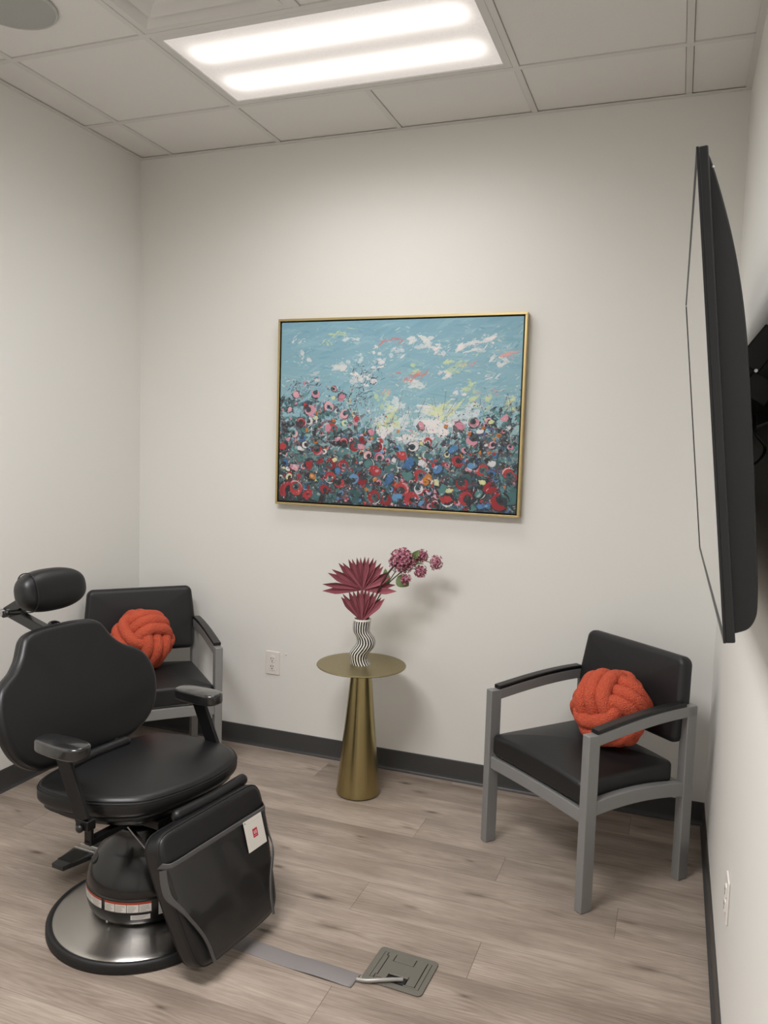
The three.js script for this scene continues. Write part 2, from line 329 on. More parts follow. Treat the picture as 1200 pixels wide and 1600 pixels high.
// ---------------------------------------------------------------- exam chair (local x = forward, z = sitter's right, towards the viewer)
{
  const chair = thing('exam_chair', 'black padded exam chair with headrest and hanging footrest on round chrome base', 'exam chair', [1.127, 0, 1.439], -8.2 * Math.PI / 180);
  const lathe = (pts, seg = 96) => new THREE.LatheGeometry(pts.map(p => new THREE.Vector2(...p)), seg);
  // base
  const plate = mesh('base_plate', lathe([[0.1, 0.068], [0.125, 0.066], [0.17, 0.057], [0.225, 0.044], [0.258, 0.036], [0.272, 0.032], [0.278, 0.026], [0.278, 0.01]]), phys({ color: 0xb9b5b0, roughness: 0.27, metalness: 1, anisotropy: 0.85, anisotropyRotation: Math.PI / 2 }), chair, 'brushed chrome disc');
  mesh('base_ring', lathe([[0.276, 0.028], [0.281, 0.033], [0.288, 0.031], [0.294, 0.024], [0.2945, 0.004], [0.29, 0.0005], [0.2, 0.0005]]), M.rubber, chair, 'black rubber rim');
  const ped = mesh('pedestal', lathe([[0.11, 0.05], [0.14, 0.054], [0.158, 0.066], [0.168, 0.082], [0.1735, 0.104], [0.1745, 0.15], [0.1735, 0.1535], [0.1705, 0.1545], [0.1705, 0.1575], [0.173, 0.159], [0.1715, 0.175], [0.166, 0.195], [0.153, 0.219], [0.137, 0.243], [0.119, 0.262], [0.103, 0.278], [0.094, 0.298], [0.09, 0.32], [0.089, 0.345], [0.0001, 0.346]]), M.blackGloss, chair, 'glossy black pump housing');
  const band = (name, r, y0, y1, a0, a1, tex, label) => {     // label bent round the pedestal; angles from forward towards the sitter's right
    const n = 20, p = [], uv = [], idx = [];
    for (let i = 0; i <= n; i++) { const a = (a0 + (a1 - a0) * i / n) * Math.PI / 180; for (const [y, v] of [[y0, 0], [y1, 1]]) { p.push(r * Math.cos(a), y, r * Math.sin(a)); uv.push(i / n, v); } }
    for (let i = 0; i < n; i++) { const k = i * 2; idx.push(k, k + 1, k + 2, k + 1, k + 3, k + 2); }
    const g = new THREE.BufferGeometry(); g.setAttribute('position', new THREE.Float32BufferAttribute(p, 3)); g.setAttribute('uv', new THREE.Float32BufferAttribute(uv, 2)); g.setIndex(idx); g.computeVertexNormals();
    mesh(name, g, std({ map: tex, roughness: 0.4 }), ped, label);
  };
  const warn = cells => canvasTex(512, 160, (c, w, h) => {
    c.fillStyle = '#d9d5cf'; c.fillRect(0, 0, w, h); c.fillStyle = '#a8432c'; c.fillRect(0, 0, w, 34);
    c.fillStyle = '#1a1a1a'; c.fillRect(0, h - 14, w, 14);
    const rnd = mulberry(cells * 31);
    for (let i = 0; i < cells; i++) {
      const x = i * w / cells; c.fillStyle = '#26241f'; c.fillRect(x - 3, 34, 6, h);
      c.font = 'bold 20px sans-serif'; c.fillStyle = '#3a3733'; 
      for (let k = 0; k < 6; k++) { c.fillStyle = '#8d8983'; c.fillRect(x + 12, 50 + k * 16, (w / cells - 26) * (0.55 + 0.45 * rnd()), 6); }
    }
  });
  band('warning_label', 0.1752, 0.114, 0.149, 85, 37, warn(4), 'white warning label with orange top edge and four boxes');
  band('warning_label', 0.1752, 0.114, 0.149, 128, 89, warn(3), 'white warning label with orange top edge');
  band('rating_label', 0.1752, 0.094, 0.109, 57, 38, canvasTex(256, 96, (c, w, h) => { c.fillStyle = '#cfccc8'; c.fillRect(0, 0, w, h); c.fillStyle = '#807d79'; for (let k = 0; k < 4; k++) c.fillRect(14, 14 + k * 20, w - 40 - k * 22, 7); c.fillStyle = '#b9b6b0'; c.fillRect(0, 46, w, 3); }), 'small grey rating label');
  band('rating_label', 0.1752, 0.1, 0.152, 30, 12, canvasTex(128, 160, (c, w, h) => { c.fillStyle = '#bab7b2'; c.fillRect(0, 0, w, h); c.fillStyle = '#77736e'; for (let k = 0; k < 4; k++) c.fillRect(12, 14 + k * 18, w - 30, 6); c.fillStyle = '#4b4845'; c.fillRect(24, 100, 46, 44); }), 'grey label behind the footrest');
  { // screw and cap
    const a = 85 * Math.PI / 180; mesh('screw', at(new THREE.SphereGeometry(0.004, 12, 8), 0.164 * Math.cos(a), 0.073, 0.164 * Math.sin(a)), M.steel, ped);
    const b = 125 * Math.PI / 180, cap = new THREE.CylinderGeometry(0.017, 0.019, 0.008, 24); cap.rotateZ(-Math.PI / 2 + 0.75); cap.rotateY(-b); mesh('cap', at(cap, 0.147 * Math.cos(b), 0.226, 0.147 * Math.sin(b)), M.blackPlastic, ped);
  }
  // pump pedals behind the base
  for (const k of [1, -1]) {                                  // a rocker with a pad on either side of its steel lever
    const o = new THREE.Group(); o.name = 'pedal'; o.position.set(-0.4, 0.045, -0.122 + k * 0.018); o.rotation.set(k * 0.06, k > 0 ? -Math.PI / 2 : Math.PI / 2, 0, 'YXZ'); chair.add(o);
    const s = new THREE.Shape([[0, -0.052], [0.11, -0.027], [0.112, 0.027], [0, 0.052]].map(p => new THREE.Vector2(...p)));
    const g = new THREE.ExtrudeGeometry(s, { depth: 0.014, bevelEnabled: true, bevelSize: 0.002, bevelThickness: 0.002, bevelSegments: 1 }); g.rotateX(-Math.PI / 2);
    mesh('pad', g, M.pedal, o);
    for (let i = 0; i < 9; i++) { const zz = -0.032 + i * 0.008; mesh('rib', at(new THREE.BoxGeometry(0.078, 0.002, 0.0035), 0.044, 0.017, zz), M.pedal, o); }
    mesh('edge_plate', at(rbox(0.006, 0.02, 0.1, 0.001, 1), -0.0045, 0.01, 0), M.bareSteel, o, 'bare steel edge');
  }
  mesh('pedal_lever', bar([-0.43, 0.045, -0.125], [-0.15, 0.075, -0.05], 0.024, 0.012), M.steel, chair, 'bare steel lever');
  // column head, seat carrier
  mesh('column', at(new THREE.CylinderGeometry(0.075, 0.085, 0.05, 32), 0, 0.36, 0), M.blackSteel, chair);
  mesh('carrier', at(rbox(0.3, 0.03, 0.2, 0.006), 0.01, 0.385, 0), M.blackSteel, chair);
  mesh('lift_lever', bar([0.02, 0.366, 0.1], [0.24, 0.362, 0.2], 0.012, 0.008), M.steel, chair);
  // seat
  const seatO = smoothOutline([[-0.235, 0.15], [-0.2, 0.24], [-0.15, 0.268], [-0.05, 0.266], [0.05, 0.238], [0.115, 0.2], [0.165, 0.145], [0.195, 0.04], [0.208, -0.077], [0.2, -0.18], [0.165, -0.262], [0.08, -0.306], [-0.05, -0.306], [-0.17, -0.275], [-0.228, -0.2], [-0.245, -0.02]].map(([f, z]) => [f, -z]), 110);
  const seatMap = (a, b, c) => [a, 0.467 + c - 0.01 * Math.max(0, (a - 0.08) / 0.14) ** 2 * (c > 0 ? 1 : 0.4), -b];
  const seat = mesh('seat', cushion(seatO, { h: 0.066, r: 0.026, bulge: 0.014, map: seatMap }), M.vinyl, chair);
  mesh('seam', seam(seatO, 0.001, 0.016, 0.0022, seatMap), M.stitch, seat);
  mesh('seam', seam(seatO, 0.004, 0.0225, 0.0018, seatMap), M.stitch, seat);
  mesh('seat_pan', cushion(offsetOutline(seatO, 0.02), { h: 0.04, r: 0.014, map: (a, b, c) => [a * (c < 0 ? 0.93 : 1), 0.416 + c, -b * (c < 0 ? 0.9 : 1)] }), M.blackPlastic, chair);
  mesh('seat_roll', cappedTube([[0.222, 0.43, 0.085], [0.23, 0.43, -0.06], [0.228, 0.434, -0.21]], 0.019), M.vinyl, chair, 'rolled vinyl edge between seat and footrest');
  // backrest, reclined and wrapped forward at its wings
  const bo = [[0.03, 0.0], [0.03, 0.12], [0.037, 0.185], [0.062, 0.24], [0.1, 0.282], [0.15, 0.308], [0.21, 0.32], [0.262, 0.316], [0.31, 0.296], [0.34, 0.262], [0.362, 0.225], [0.395, 0.192], [0.43, 0.172], [0.455, 0.156], [0.472, 0.125], [0.48, 0.06], [0.481, 0]];
  const half = bo.map(([t, s]) => [s, t]), backPts = [...half, ...half.slice(1, -1).reverse().map(([s, t]) => [-s, t])];
  const backO = smoothOutline(backPts, 130);
  const backMap = (a, b, c) => {                             // a across, b up the back, c towards the sitter
    const wrap = 0.5 * a * a, u = [-0.3, 0.954], n = [0.954, 0.3], k = c + wrap - 0.028;
    return [-0.24 + u[0] * b + n[0] * k, 0.46 + u[1] * b + n[1] * k, -a];
  };
  const back = mesh('backrest', cushion(backO, { h: 0.06, r: 0.024, bulge: 0.012, rings: 9, map: backMap }), M.vinyl, chair);
  mesh('seam', seam(backO, 0.001, 0.008, 0.002, backMap), M.stitch, back);
  mesh('back_shell', cushion(offsetOutline(backO, 0.03), { h: 0.02, r: 0.008, map: (a, b, c) => backMap(a, b, c - 0.038) }), M.blackPlastic, chair);
  mesh('lumbar_roll', cappedTube([[-0.176, 0.513, 0.16], [-0.195, 0.51, 0.03], [-0.19, 0.512, -0.1]], 0.018), M.vinyl, chair, 'rolled vinyl edge below the backrest');
  mesh('hinge', BGU.mergeGeometries([bar([-0.16, 0.4, 0.1], [-0.25, 0.5, 0.1], 0.012, 0.05), bar([-0.16, 0.4, -0.1], [-0.25, 0.5, -0.1], 0.012, 0.05), bar([-0.215, 0.44, 0.19], [-0.215, 0.44, -0.19], 0.02, 0.02)]), M.blackSteel, chair);
  // headrest
  {
    const n = 64, m = 40, p = [], idx = [], uv = [];
    for (let i = 0; i <= m; i++) for (let j = 0; j < n; j++) {
      const th = i / m * Math.PI, ph = j / n * 2 * Math.PI, e = (v, k) => Math.sign(v) * Math.abs(v) ** k;
      const s = e(Math.cos(th), 0.75), q = e(Math.sin(th), 0.62);
      let y = q * e(Math.sin(ph), 0.8) * 0.073, f = q * e(Math.cos(ph), 0.8) * 0.056;
      f += 0.012 * s * s; y *= 1 - 0.1 * s * s;                // cradled towards its ends
      p.push(f, y, s * 0.128); uv.push(i / m * 0.3, j / n * 0.4);
    }
    for (let i = 0; i < m; i++) for (let j = 0; j < n; j++) { const k = (j + 1) % n; idx.push(i * n + j, i * n + k, (i + 1) * n + j, i * n + k, (i + 1) * n + k, (i + 1) * n + j); }
    const g = new THREE.BufferGeometry(); g.setAttribute('position', new THREE.Float32BufferAttribute(p, 3)); g.setAttribute('uv', new THREE.Float32BufferAttribute(uv, 2)); g.setIndex(idx);
    g.rotateZ(0.2); g.translate(-0.447, 1.025, 0); g.computeVertexNormals();
    const hr = mesh('headrest', g, M.vinyl, chair);
    const ring = []; for (let j = 0; j < 40; j++) { const ph = j / 40 * 2 * Math.PI, e = (v, k) => Math.sign(v) * Math.abs(v) ** k; ring.push([e(Math.cos(ph), 0.8) * 0.0553 * 0.93 + 0.006, e(Math.sin(ph), 0.8) * 0.0725 * 0.9, 0.088]); }
    const sg = tube(ring, 0.002, 80, 6, true); sg.rotateZ(0.2); sg.translate(-0.447, 1.025, 0); mesh('seam', sg, M.stitch, hr);
    const br = new THREE.Group(); br.name = 'headrest_bracket'; chair.add(br);
    mesh('link', BGU.mergeGeometries([bar([-0.49, 1.005, 0.024], [-0.64, 0.925, 0.024], 0.016, 0.036), bar([-0.49, 1.005, -0.024], [-0.64, 0.925, -0.024], 0.016, 0.036)]), M.blackGloss, br);
    mesh('link', bar([-0.645, 0.922, 0], [-0.42, 0.868, 0], 0.03, 0.036), M.blackGloss, br);
    const pin = new THREE.CylinderGeometry(0.016, 0.016, 0.07, 24); pin.rotateX(Math.PI / 2); mesh('pivot', at(pin, -0.642, 0.923, 0), M.blackSteel, br);
    const cap = new THREE.CylinderGeometry(0.013, 0.013, 0.01, 24); cap.rotateX(Math.PI / 2); mesh('pivot_cap', at(cap, -0.645, 0.926, 0.04), M.steel, br);
    mesh('handle', cappedTube([[-0.57, 0.935, 0.03], [-0.53, 0.95, 0.1]], 0.01), M.blackPlastic, br);
    mesh('slide', bar([-0.43, 0.884, 0.07], [-0.43, 0.884, -0.08], 0.03, 0.014), M.steel, br, 'chrome slide bar');
    mesh('knob', at(new THREE.SphereGeometry(0.02, 24, 14).scale(1.3, 0.75, 1), -0.42, 0.906, 0.0), M.blackGloss, br);
    mesh('tilt_knob', at(new THREE.SphereGeometry(0.016, 20, 12), -0.5, 1.03, 0.075), M.blackPlastic, br);
  }
  // armrests
  for (const s of [1, -1]) {
    const o = new THREE.Group(); o.name = 'armrest'; chair.add(o);
    const po = smoothOutline([[0.095, 0], [0.088, 0.026], [0.062, 0.04], [0, 0.043], [-0.07, 0.036], [-0.092, 0.02], [-0.096, 0], [-0.092, -0.02], [-0.07, -0.036], [0, -0.043], [0.062, -0.04], [0.088, -0.026]], 64);
    mesh('arm_pad', cushion(po, { h: 0.038, r: 0.008, bulge: 0.004, map: (a, b, c) => [-0.032 + a, 0.652 + c + 0.012 * a, s * 0.288 - b] }), phys({ color: 0x161617, roughness: 0.3, clearcoat: 1, clearcoatRoughness: 0.04, bumpMap: withRepeat(tiledNoise(128, 4, 55, 2), 5, 5), bumpScale: 0.003 }), o, 'pad in a shiny clear wrap');
    mesh('arm_post', bar([-0.035, 0.64, s * 0.288], [0.055, 0.455, s * 0.288], 0.014, 0.052, V(1, 0.3, 0)), M.blackSteel, o);
    mesh('arm_bracket', BGU.mergeGeometries([at(rbox(0.05, 0.03, 0.032, 0.004), 0.056, 0.444, s * 0.28), at(rbox(0.028, 0.06, 0.012, 0.003), 0.056, 0.41, s * 0.268), bar([0.056, 0.384, s * 0.274], [0.056, 0.384, s * 0.01], 0.026, 0.02)]), M.blackSteel, o);
    mesh('arm_knob', at(new THREE.SphereGeometry(0.012, 16, 10).scale(1, 1, 0.8), 0.056, 0.437, s * 0.302), M.blackPlastic, o);
  }
  // footrest with clear cover
  {
    const P0 = [0.29, 0.42], t = [0.3162, -0.9487], nn = [0.9487, 0.3162];
    const fMap = (a, b, c) => [P0[0] - t[0] * b + nn[0] * c, P0[1] - t[1] * b + nn[1] * c, -a];   // b = -t down the face
    const fo = smoothOutline([[0, 0.022], [0.12, 0.022], [0.2, 0.018], [0.229, -0.01], [0.231, -0.06], [0.222, -0.15], [0.206, -0.26], [0.19, -0.34], [0.168, -0.372], [0.12, -0.383], [0, -0.385], [-0.12, -0.383], [-0.168, -0.372], [-0.19, -0.34], [-0.206, -0.26], [-0.222, -0.15], [-0.231, -0.06], [-0.229, -0.01], [-0.2, 0.018], [-0.12, 0.022]].reverse(), 120);
    const off = (a, b, c) => fMap(a, b, c - 0.036);
    const fr = mesh('footrest', cushion(fo, { h: 0.072, r: 0.022, bulge: 0.006, bulgeBack: 0.0, map: off }), M.vinyl, chair);
    mesh('seam', seam(fo, 0.003, 0.026, 0.002, off), M.stitch, fr);
    mesh('seam', seam(fo, 0.003, -0.026, 0.002, off), M.stitch, fr);
    const lift = 0.010;
    const edge = k => [[-0.07, 0.228], [-0.11, 0.229], [-0.15, 0.226], [-0.185, 0.212], [-0.22, 0.194], [-0.255, 0.174], [-0.29, 0.157], [-0.325, 0.146], [-0.375, 0.138]].map(([b, a]) => [k * a, b]);
    const wrap = (a, b) => fMap(a, b, lift - 26 * Math.max(0, Math.abs(a) - (0.205 + (b + 0.1) * 0.04)) ** 2 * 1.6);
    // clear film: rows between the two side edges
    const L = new THREE.CatmullRomCurve3(edge(1).map(([a, b]) => V(a, b, 0))).getPoints(36), n = 40, p = [], uv = [], idx = [];
    for (const e of L) for (let j = 0; j <= n; j++) { const a = e.x * (1 - 2 * j / n); p.push(...wrap(a, e.y)); uv.push(a, e.y); }
    for (let i = 0; i < L.length - 1; i++) for (let j = 0; j < n; j++) { const A = i * (n + 1) + j; idx.push(A, A + n + 1, A + 1, A + 1, A + n + 1, A + n + 2); }
    const g = new THREE.BufferGeometry(); g.setAttribute('position', new THREE.Float32BufferAttribute(p, 3)); g.setAttribute('uv', new THREE.Float32BufferAttribute(uv, 2)); g.setIndex(idx); g.computeVertexNormals();
    const film = mesh('clear_cover', g, M.film, fr, 'glossy clear vinyl cover');
    const ribbon = (pts, w, label) => {                       // flat ribbed edging with a raised rim
      const c = new THREE.CatmullRomCurve3(pts.map(([a, b]) => V(a, b, 0))), N = 60, prof = [[-w / 2, 0], [-w / 2, 0.003], [-w / 4, 0.0042], [0, 0.003], [w / 4, 0.0042], [w / 2, 0.003], [w / 2, 0]], pp = [], ii = [];
      for (let i = 0; i <= N; i++) { const q = c.getPoint(i / N), tg = c.getTangent(i / N); for (const [o, z] of prof) { const a = q.x - tg.y * o, b = q.y + tg.x * o, base = wrap(a, b); pp.push(base[0] + nn[0] * z, base[1] + nn[1] * z, base[2]); } }
      for (let i = 0; i < N; i++) for (let j = 0; j < prof.length - 1; j++) { const A = i * prof.length + j; ii.push(A, A + 1, A + prof.length, A + 1, A + prof.length + 1, A + prof.length); }
      const gg = new THREE.BufferGeometry(); gg.setAttribute('position', new THREE.Float32BufferAttribute(pp, 3)); gg.setIndex(ii); gg.computeVertexNormals(); mesh('edging', gg, M.trimGrey, fr, label);
    };
    ribbon([[0.232, -0.056], [0.222, -0.063], [0.2, -0.066], [0.1, -0.066], [-0.1, -0.066], [-0.2, -0.066], [-0.222, -0.063], [-0.232, -0.056]], 0.014, 'grey stitched edging');
    ribbon(edge(1), 0.0095, 'grey stitched edging'); ribbon(edge(-1), 0.0095, 'grey stitched edging');
    // card tag
    const tagTex = canvasTex(256, 264, (c, w, h) => {
      c.fillStyle = '#d9d4cc'; c.fillRect(0, 0, w, h); c.fillStyle = '#1b1b1b'; c.beginPath(); c.arc(20, 18, 6, 0, 7); c.fill();
      c.strokeStyle = '#cbc5bc'; c.lineWidth = 3; c.beginPath(); c.moveTo(40, 34); c.lineTo(w - 30, 34); c.stroke();
      c.fillStyle = '#b5243a'; c.fillRect(96, 96, 66, 74); c.fillStyle = '#f1d9da'; c.font = 'bold 40px sans-serif'; c.textAlign = 'center'; c.fillText('UI', 130, 142); c.fillStyle = '#d98a93'; c.fillRect(104, 152, 50, 6);
    });
    const tg = new THREE.BoxGeometry(0.09, 0.094, 0.0012), pos = tg.attributes.position;
    for (let i = 0; i < pos.count; i++) pos.setXYZ(i, ...fMap(0.138 + pos.getX(i) + 0.04 * pos.getY(i), -0.116 + pos.getY(i), lift + 0.005 + pos.getZ(i)));
    tg.computeVertexNormals(); mesh('card_tag', tg, std({ map: tagTex, roughness: 0.6 }), fr, 'white card tag with red square logo');
    mesh('footrest_arm', BGU.mergeGeometries([bar([0.1, 0.38, 0.06], [0.27, 0.3, 0.06], 0.012, 0.03), bar([0.1, 0.38, -0.06], [0.27, 0.3, -0.06], 0.012, 0.03)]), M.blackSteel, chair);
  }
}
// ---------------------------------------------------------------- guest chairs (local z = forward)
function guestChair() {
  const o = thing('guest_chair', '', 'chair', [0, 0, 0], 0, 'guest chairs');
  const leg = (x, z, h) => mesh('leg', at(rbox(0.034, h, 0.05, 0.004), x, h / 2, z), M.greyMetal, o);
  for (const s of [-1, 1]) {
    leg(s * 0.268, 0.235, 0.614); leg(s * 0.268, -0.235, 0.648);
    const top = z => 0.572 + 0.04 * Math.sin(Math.min(1, Math.max(0, (0.235 - z) / 0.47)) * 1.75) ;
    const ar = mesh('arm_rail', at(extrudeSide(arcBand(-0.255, 0.213, z => top(z), 0.04), 0.034), s * 0.268, 0, 0), M.greyMetal, o);
    mesh('arm_pad', at(extrudeSide(arcBand(-0.2, 0.222, z => top(z) + 0.0405, 0.014), 0.036, 0.004), s * 0.268, 0, 0), M.blackPlastic, ar, 'black arm pad');
    mesh('side_rail', at(extrudeSide(arcBand(-0.212, 0.212, z => 0.318 + 0.018 * (1 - ((z + 0.02) / 0.23) ** 2) + 0.05 * (z + 0.1), 0.05), 0.03), s * 0.268, 0, 0), M.greyMetal, o);
  }
  const fr = extrudeSide(arcBand(-0.252, 0.252, z => 0.302 + 0.006 * (1 - (z / 0.25) ** 2), 0.048), 0.03); fr.rotateY(Math.PI / 2); mesh('front_rail', at(fr, 0, 0, 0.236), M.greyMetal, o);
  mesh('back_rail', at(rbox(0.504, 0.045, 0.025, 0.003), 0, 0.33, -0.235), M.greyMetal, o);
  const so = roundRectOutline(0.5, 0.445, 0.022);
  const seatMap = (a, b, c) => [a, 0.402 + c + 0.012 * (1 - (a / 0.26) ** 2) * (c > 0 ? 1 : 0) - 0.02 * Math.max(0, (-b) / 0.25 - 0.55) ** 2, -b + 0.029];
  const seat = mesh('seat', cushion(so, { h: 0.075, r: 0.016, bulge: 0.02, map: seatMap }), M.guestVinyl, o);
  const bo = roundRectOutline(0.525, 0.315, 0.03);
  const bMap = (a, b, c) => { const k = c + 0.12 * a * a; return [a * (1 - 0.06 * (b > 0 ? b / 0.16 : 0) + (b < 0 ? 0.02 * b / 0.16 : 0)), 0.66 + b * 0.985 - k * 0.14 * -1, -0.233 - b * 0.14 + k]; };
  mesh('backrest', cushion(bo, { h: 0.06, r: 0.024, bulge: 0.006, map: bMap }), M.guestVinyl, o);
  for (const s of [-1, 1]) mesh('back_bracket', at(rbox(0.03, 0.06, 0.02, 0.003), s * 0.24, 0.6, -0.265), M.greyMetal, o);
  return o;
}
{
  const a = guestChair(); a.userData.label = 'grey framed black guest chair under the television in the right corner';
  a.position.set(2.408, 0, 0.485); a.rotation.y = -40.67 * Math.PI / 180;
  const b = a.clone(); b.name = numbered('guest_chair'); scene.add(b); b.userData = { label: 'grey framed black guest chair partly hidden behind the exam chair', category: 'chair', group: 'guest chairs' };
  b.position.set(0.4, 0, 0.45); b.rotation.y = 46.6 * Math.PI / 180;
}
// ---------------------------------------------------------------- knotted cushions
function knotCushion() {
  const o = thing('knot_cushion', '', 'cushion', [0, 0, 0], 0, 'knotted orange cushions');
  const r = 0.028, w = 0.05, R1 = 0.124, R2 = 0.084, rnd = mulberry(5);
  const axes = [[0, 1, 2], [1, 2, 0], [2, 0, 1]];             // long axis, short axis, normal of each band
  for (const [A, B, C] of axes) for (const k of [-1, 0, 1]) {
    const pts = [], sh = 1 - 0.09 * k * k;
    for (let i = 0; i < 36; i++) {
      const t = i / 36 * 2 * Math.PI, e = v => Math.sign(v) * Math.abs(v) ** 0.72, q = [0, 0, 0];
      q[A] = R1 * sh * e(Math.cos(t)) ; q[B] = R2 * e(Math.sin(t)); q[C] = k * w * (1 - 0.14 * Math.abs(Math.cos(t)) ** 3) + (rnd() - 0.5) * 0.003; pts.push(q);
    }
    const g = tube(pts, r, 96, 18, true); const uv = g.attributes.uv; for (let i = 0; i < uv.count; i++) uv.setXY(i, uv.getX(i) * 7, uv.getY(i) * 2);
    mesh('strand', g, M.orange, o);
  }
  return o;
}
{
  const a = knotCushion(); a.userData.label = 'orange knotted cushion on the guest chair under the television';
  const put = (o, ox, oz, ang, lx, y, lz) => { const k = ang * Math.PI / 180; o.position.set(ox + lx * Math.cos(k) - lz * Math.sin(k), y, oz + lx * Math.sin(k) + lz * Math.cos(k)); };
  const face = (o, corner, roll) => {                         // a corner of the woven ball looks into the room
    const d = camera.position.clone().sub(o.position).normalize();
    o.quaternion.setFromUnitVectors(V(...corner).normalize(), d).premultiply(new THREE.Quaternion().setFromAxisAngle(d, roll));
  };
  put(a, 2.408, 0.485, 40.67, 0.07, 0.605, -0.05); face(a, [1, 1, 1], 0.3);
  const b = a.clone(); b.name = numbered('knot_cushion'); scene.add(b); b.userData = { label: 'orange knotted cushion on the guest chair behind the exam chair', category: 'cushion', group: 'knotted orange cushions' };
  put(b, 0.4, 0.45, -46.6, -0.02, 0.605, -0.05); face(b, [1, 1, 1], 1.45);
}
// ---------------------------------------------------------------- side table, vase, flowers
{
  const o = thing('side_table', 'round brass side table with cone foot against the back wall', 'side table', [1.415, 0, 0.3]);
  const L = pts => new THREE.LatheGeometry(pts.map(p => new THREE.Vector2(...p)), 96);
  mesh('table_top', L([[0.0001, 0.579], [0.192, 0.579], [0.1965, 0.581], [0.198, 0.5835], [0.1965, 0.586], [0.193, 0.587], [0.0001, 0.587]]), std({ color: 0x9c906a, roughness: 0.38, metalness: 0.9, roughnessMap: null, bumpMap: withRepeat(fuzzTex, 6, 6), bumpScale: 0.0005 }), o);
  const brushed = phys({ color: 0xa99b6f, metalness: 1, roughness: 0.24, anisotropy: 0.75, anisotropyRotation: Math.PI / 2 });
  mesh('cone', L([[0.096, 0.006], [0.097, 0.012], [0.0945, 0.03], [0.043, 0.579]]), brushed, o);
  mesh('foot_ring', L([[0.0001, 0], [0.086, 0], [0.09, 0.003], [0.09, 0.008]]), M.blackPlastic, o);
}
const RIGHT = V(0.938, 0, -0.346), NEAR = V(0.346, 0, 0.938);
const VB = V(1.412, 0.587, 0.3);
{
  const o = thing('vase', 'wavy black and white striped vase on the brass table', 'vase', [VB.x, VB.y, VB.z]);
  const prof = [[0, 0.0435, 0], [0.012, 0.042, -0.006], [0.03, 0.041, -0.0105], [0.05, 0.044, -0.008], [0.073, 0.0455, 0.008], [0.096, 0.0425, 0.02], [0.12, 0.04, 0.016], [0.145, 0.0375, 0.0], [0.168, 0.038, -0.002], [0.202, 0.0385, 0.002]];
  const c = new THREE.CatmullRomCurve3(prof.map(p => V(p[0], p[1], p[2]))), n = 60, m = 96, p = [], uv = [], idx = [];
  const row = (y, r, dx, v) => { for (let j = 0; j <= m; j++) { const a = j / m * 2 * Math.PI; const q = RIGHT.clone().multiplyScalar(dx + r * Math.cos(a)).addScaledVector(NEAR, r * Math.sin(a)); p.push(q.x, y, q.z); uv.push(j / m, v); } };
  for (let i = 0; i <= n; i++) { const q = c.getPoint(i / n); row(q.x, q.y, q.z, i / n); }
  row(0.2035, 0.036, 0.002, 1); row(0.202, 0.034, 0.002, 1.02);
  for (let i = n; i >= 6; i -= 6) { const q = c.getPoint(i / n); row(q.x - 0.002, q.y - 0.005, q.z, 1.04); }
  row(0.012, 0.0001, -0.006, 1.05);
  const rows = p.length / 3 / (m + 1);
  for (let i = 0; i < rows - 1; i++) for (let j = 0; j < m; j++) { const A = i * (m + 1) + j; idx.push(A, A + m + 1, A + 1, A + 1, A + m + 1, A + m + 2); }
  const g = new THREE.BufferGeometry(); g.setAttribute('position', new THREE.Float32BufferAttribute(p, 3)); g.setAttribute('uv', new THREE.Float32BufferAttribute(uv, 2)); g.setIndex(idx); g.computeVertexNormals();
  const tex = canvasTex(1024, 256, (x, w, h) => { x.fillStyle = '#e9e5dd'; x.fillRect(0, 0, w, h); x.fillStyle = '#141417'; const k = 21, rnd = mulberry(8); for (let i = 0; i < k; i++) { x.beginPath(); const a = i * w / k; let left = [], right = []; for (let y = 6; y <= h; y += 10) { const ww = w / k * (0.56 + 0.1 * (rnd() - 0.5)); left.push([a + 8 - ww / 2 + 6, y]); right.push([a + 8 + ww / 2 + 6, y]); } x.moveTo(...left[0]); for (const q of [...left, ...right.reverse()]) x.lineTo(...q); x.fill(); } });
  tex.wrapS = THREE.RepeatWrapping;
  mesh('body', g, phys({ map: tex, roughness: 0.25, clearcoat: 0.5, clearcoatRoughness: 0.1 }), o);
}
// a point given across, up and towards the viewer from the foot of the vase
const fp = (dx, dy, dn = 0) => RIGHT.clone().multiplyScalar(dx).addScaledVector(NEAR, dn).add(V(0, dy, 0)).add(VB);
function blade(hub, dir, side, L, w, fold, droop) {          // pleated fan segment, creased along its middle
  const n = 10, p = [], idx = [], nrm = dir.clone().cross(side).normalize(), th = 0.0007;
  const wf = t => t < 0.66 ? (0.12 + 0.88 * (t / 0.66) ** 0.9) : Math.max(0.03, 1 - ((t - 0.66) / 0.34) ** 1.2);
  for (const z of [th, -th]) for (let i = 0; i <= n; i++) {
    const t = i / n, c = hub.clone().addScaledVector(dir, L * t).addScaledVector(nrm, -droop * t * t * L), ww = w * wf(t) / 2;
    for (const k of [-1, 0, 1]) { const q = c.clone().addScaledVector(side, k * ww).addScaledVector(nrm, (k === 0 ? fold * ww : 0) + z); p.push(q.x, q.y, q.z); }
  }
  const N = (n + 1) * 3;
  for (let i = 0; i < n; i++) for (let j = 0; j < 2; j++) { const A = i * 3 + j; idx.push(A, A + 3, A + 1, A + 1, A + 3, A + 4); idx.push(N + A, N + A + 1, N + A + 3, N + A + 1, N + A + 4, N + A + 3); }
  let g = new THREE.BufferGeometry(); g.setAttribute('position', new THREE.Float32BufferAttribute(p, 3)); g.setIndex(idx); g = g.toNonIndexed(); g.computeVertexNormals(); return g;
}
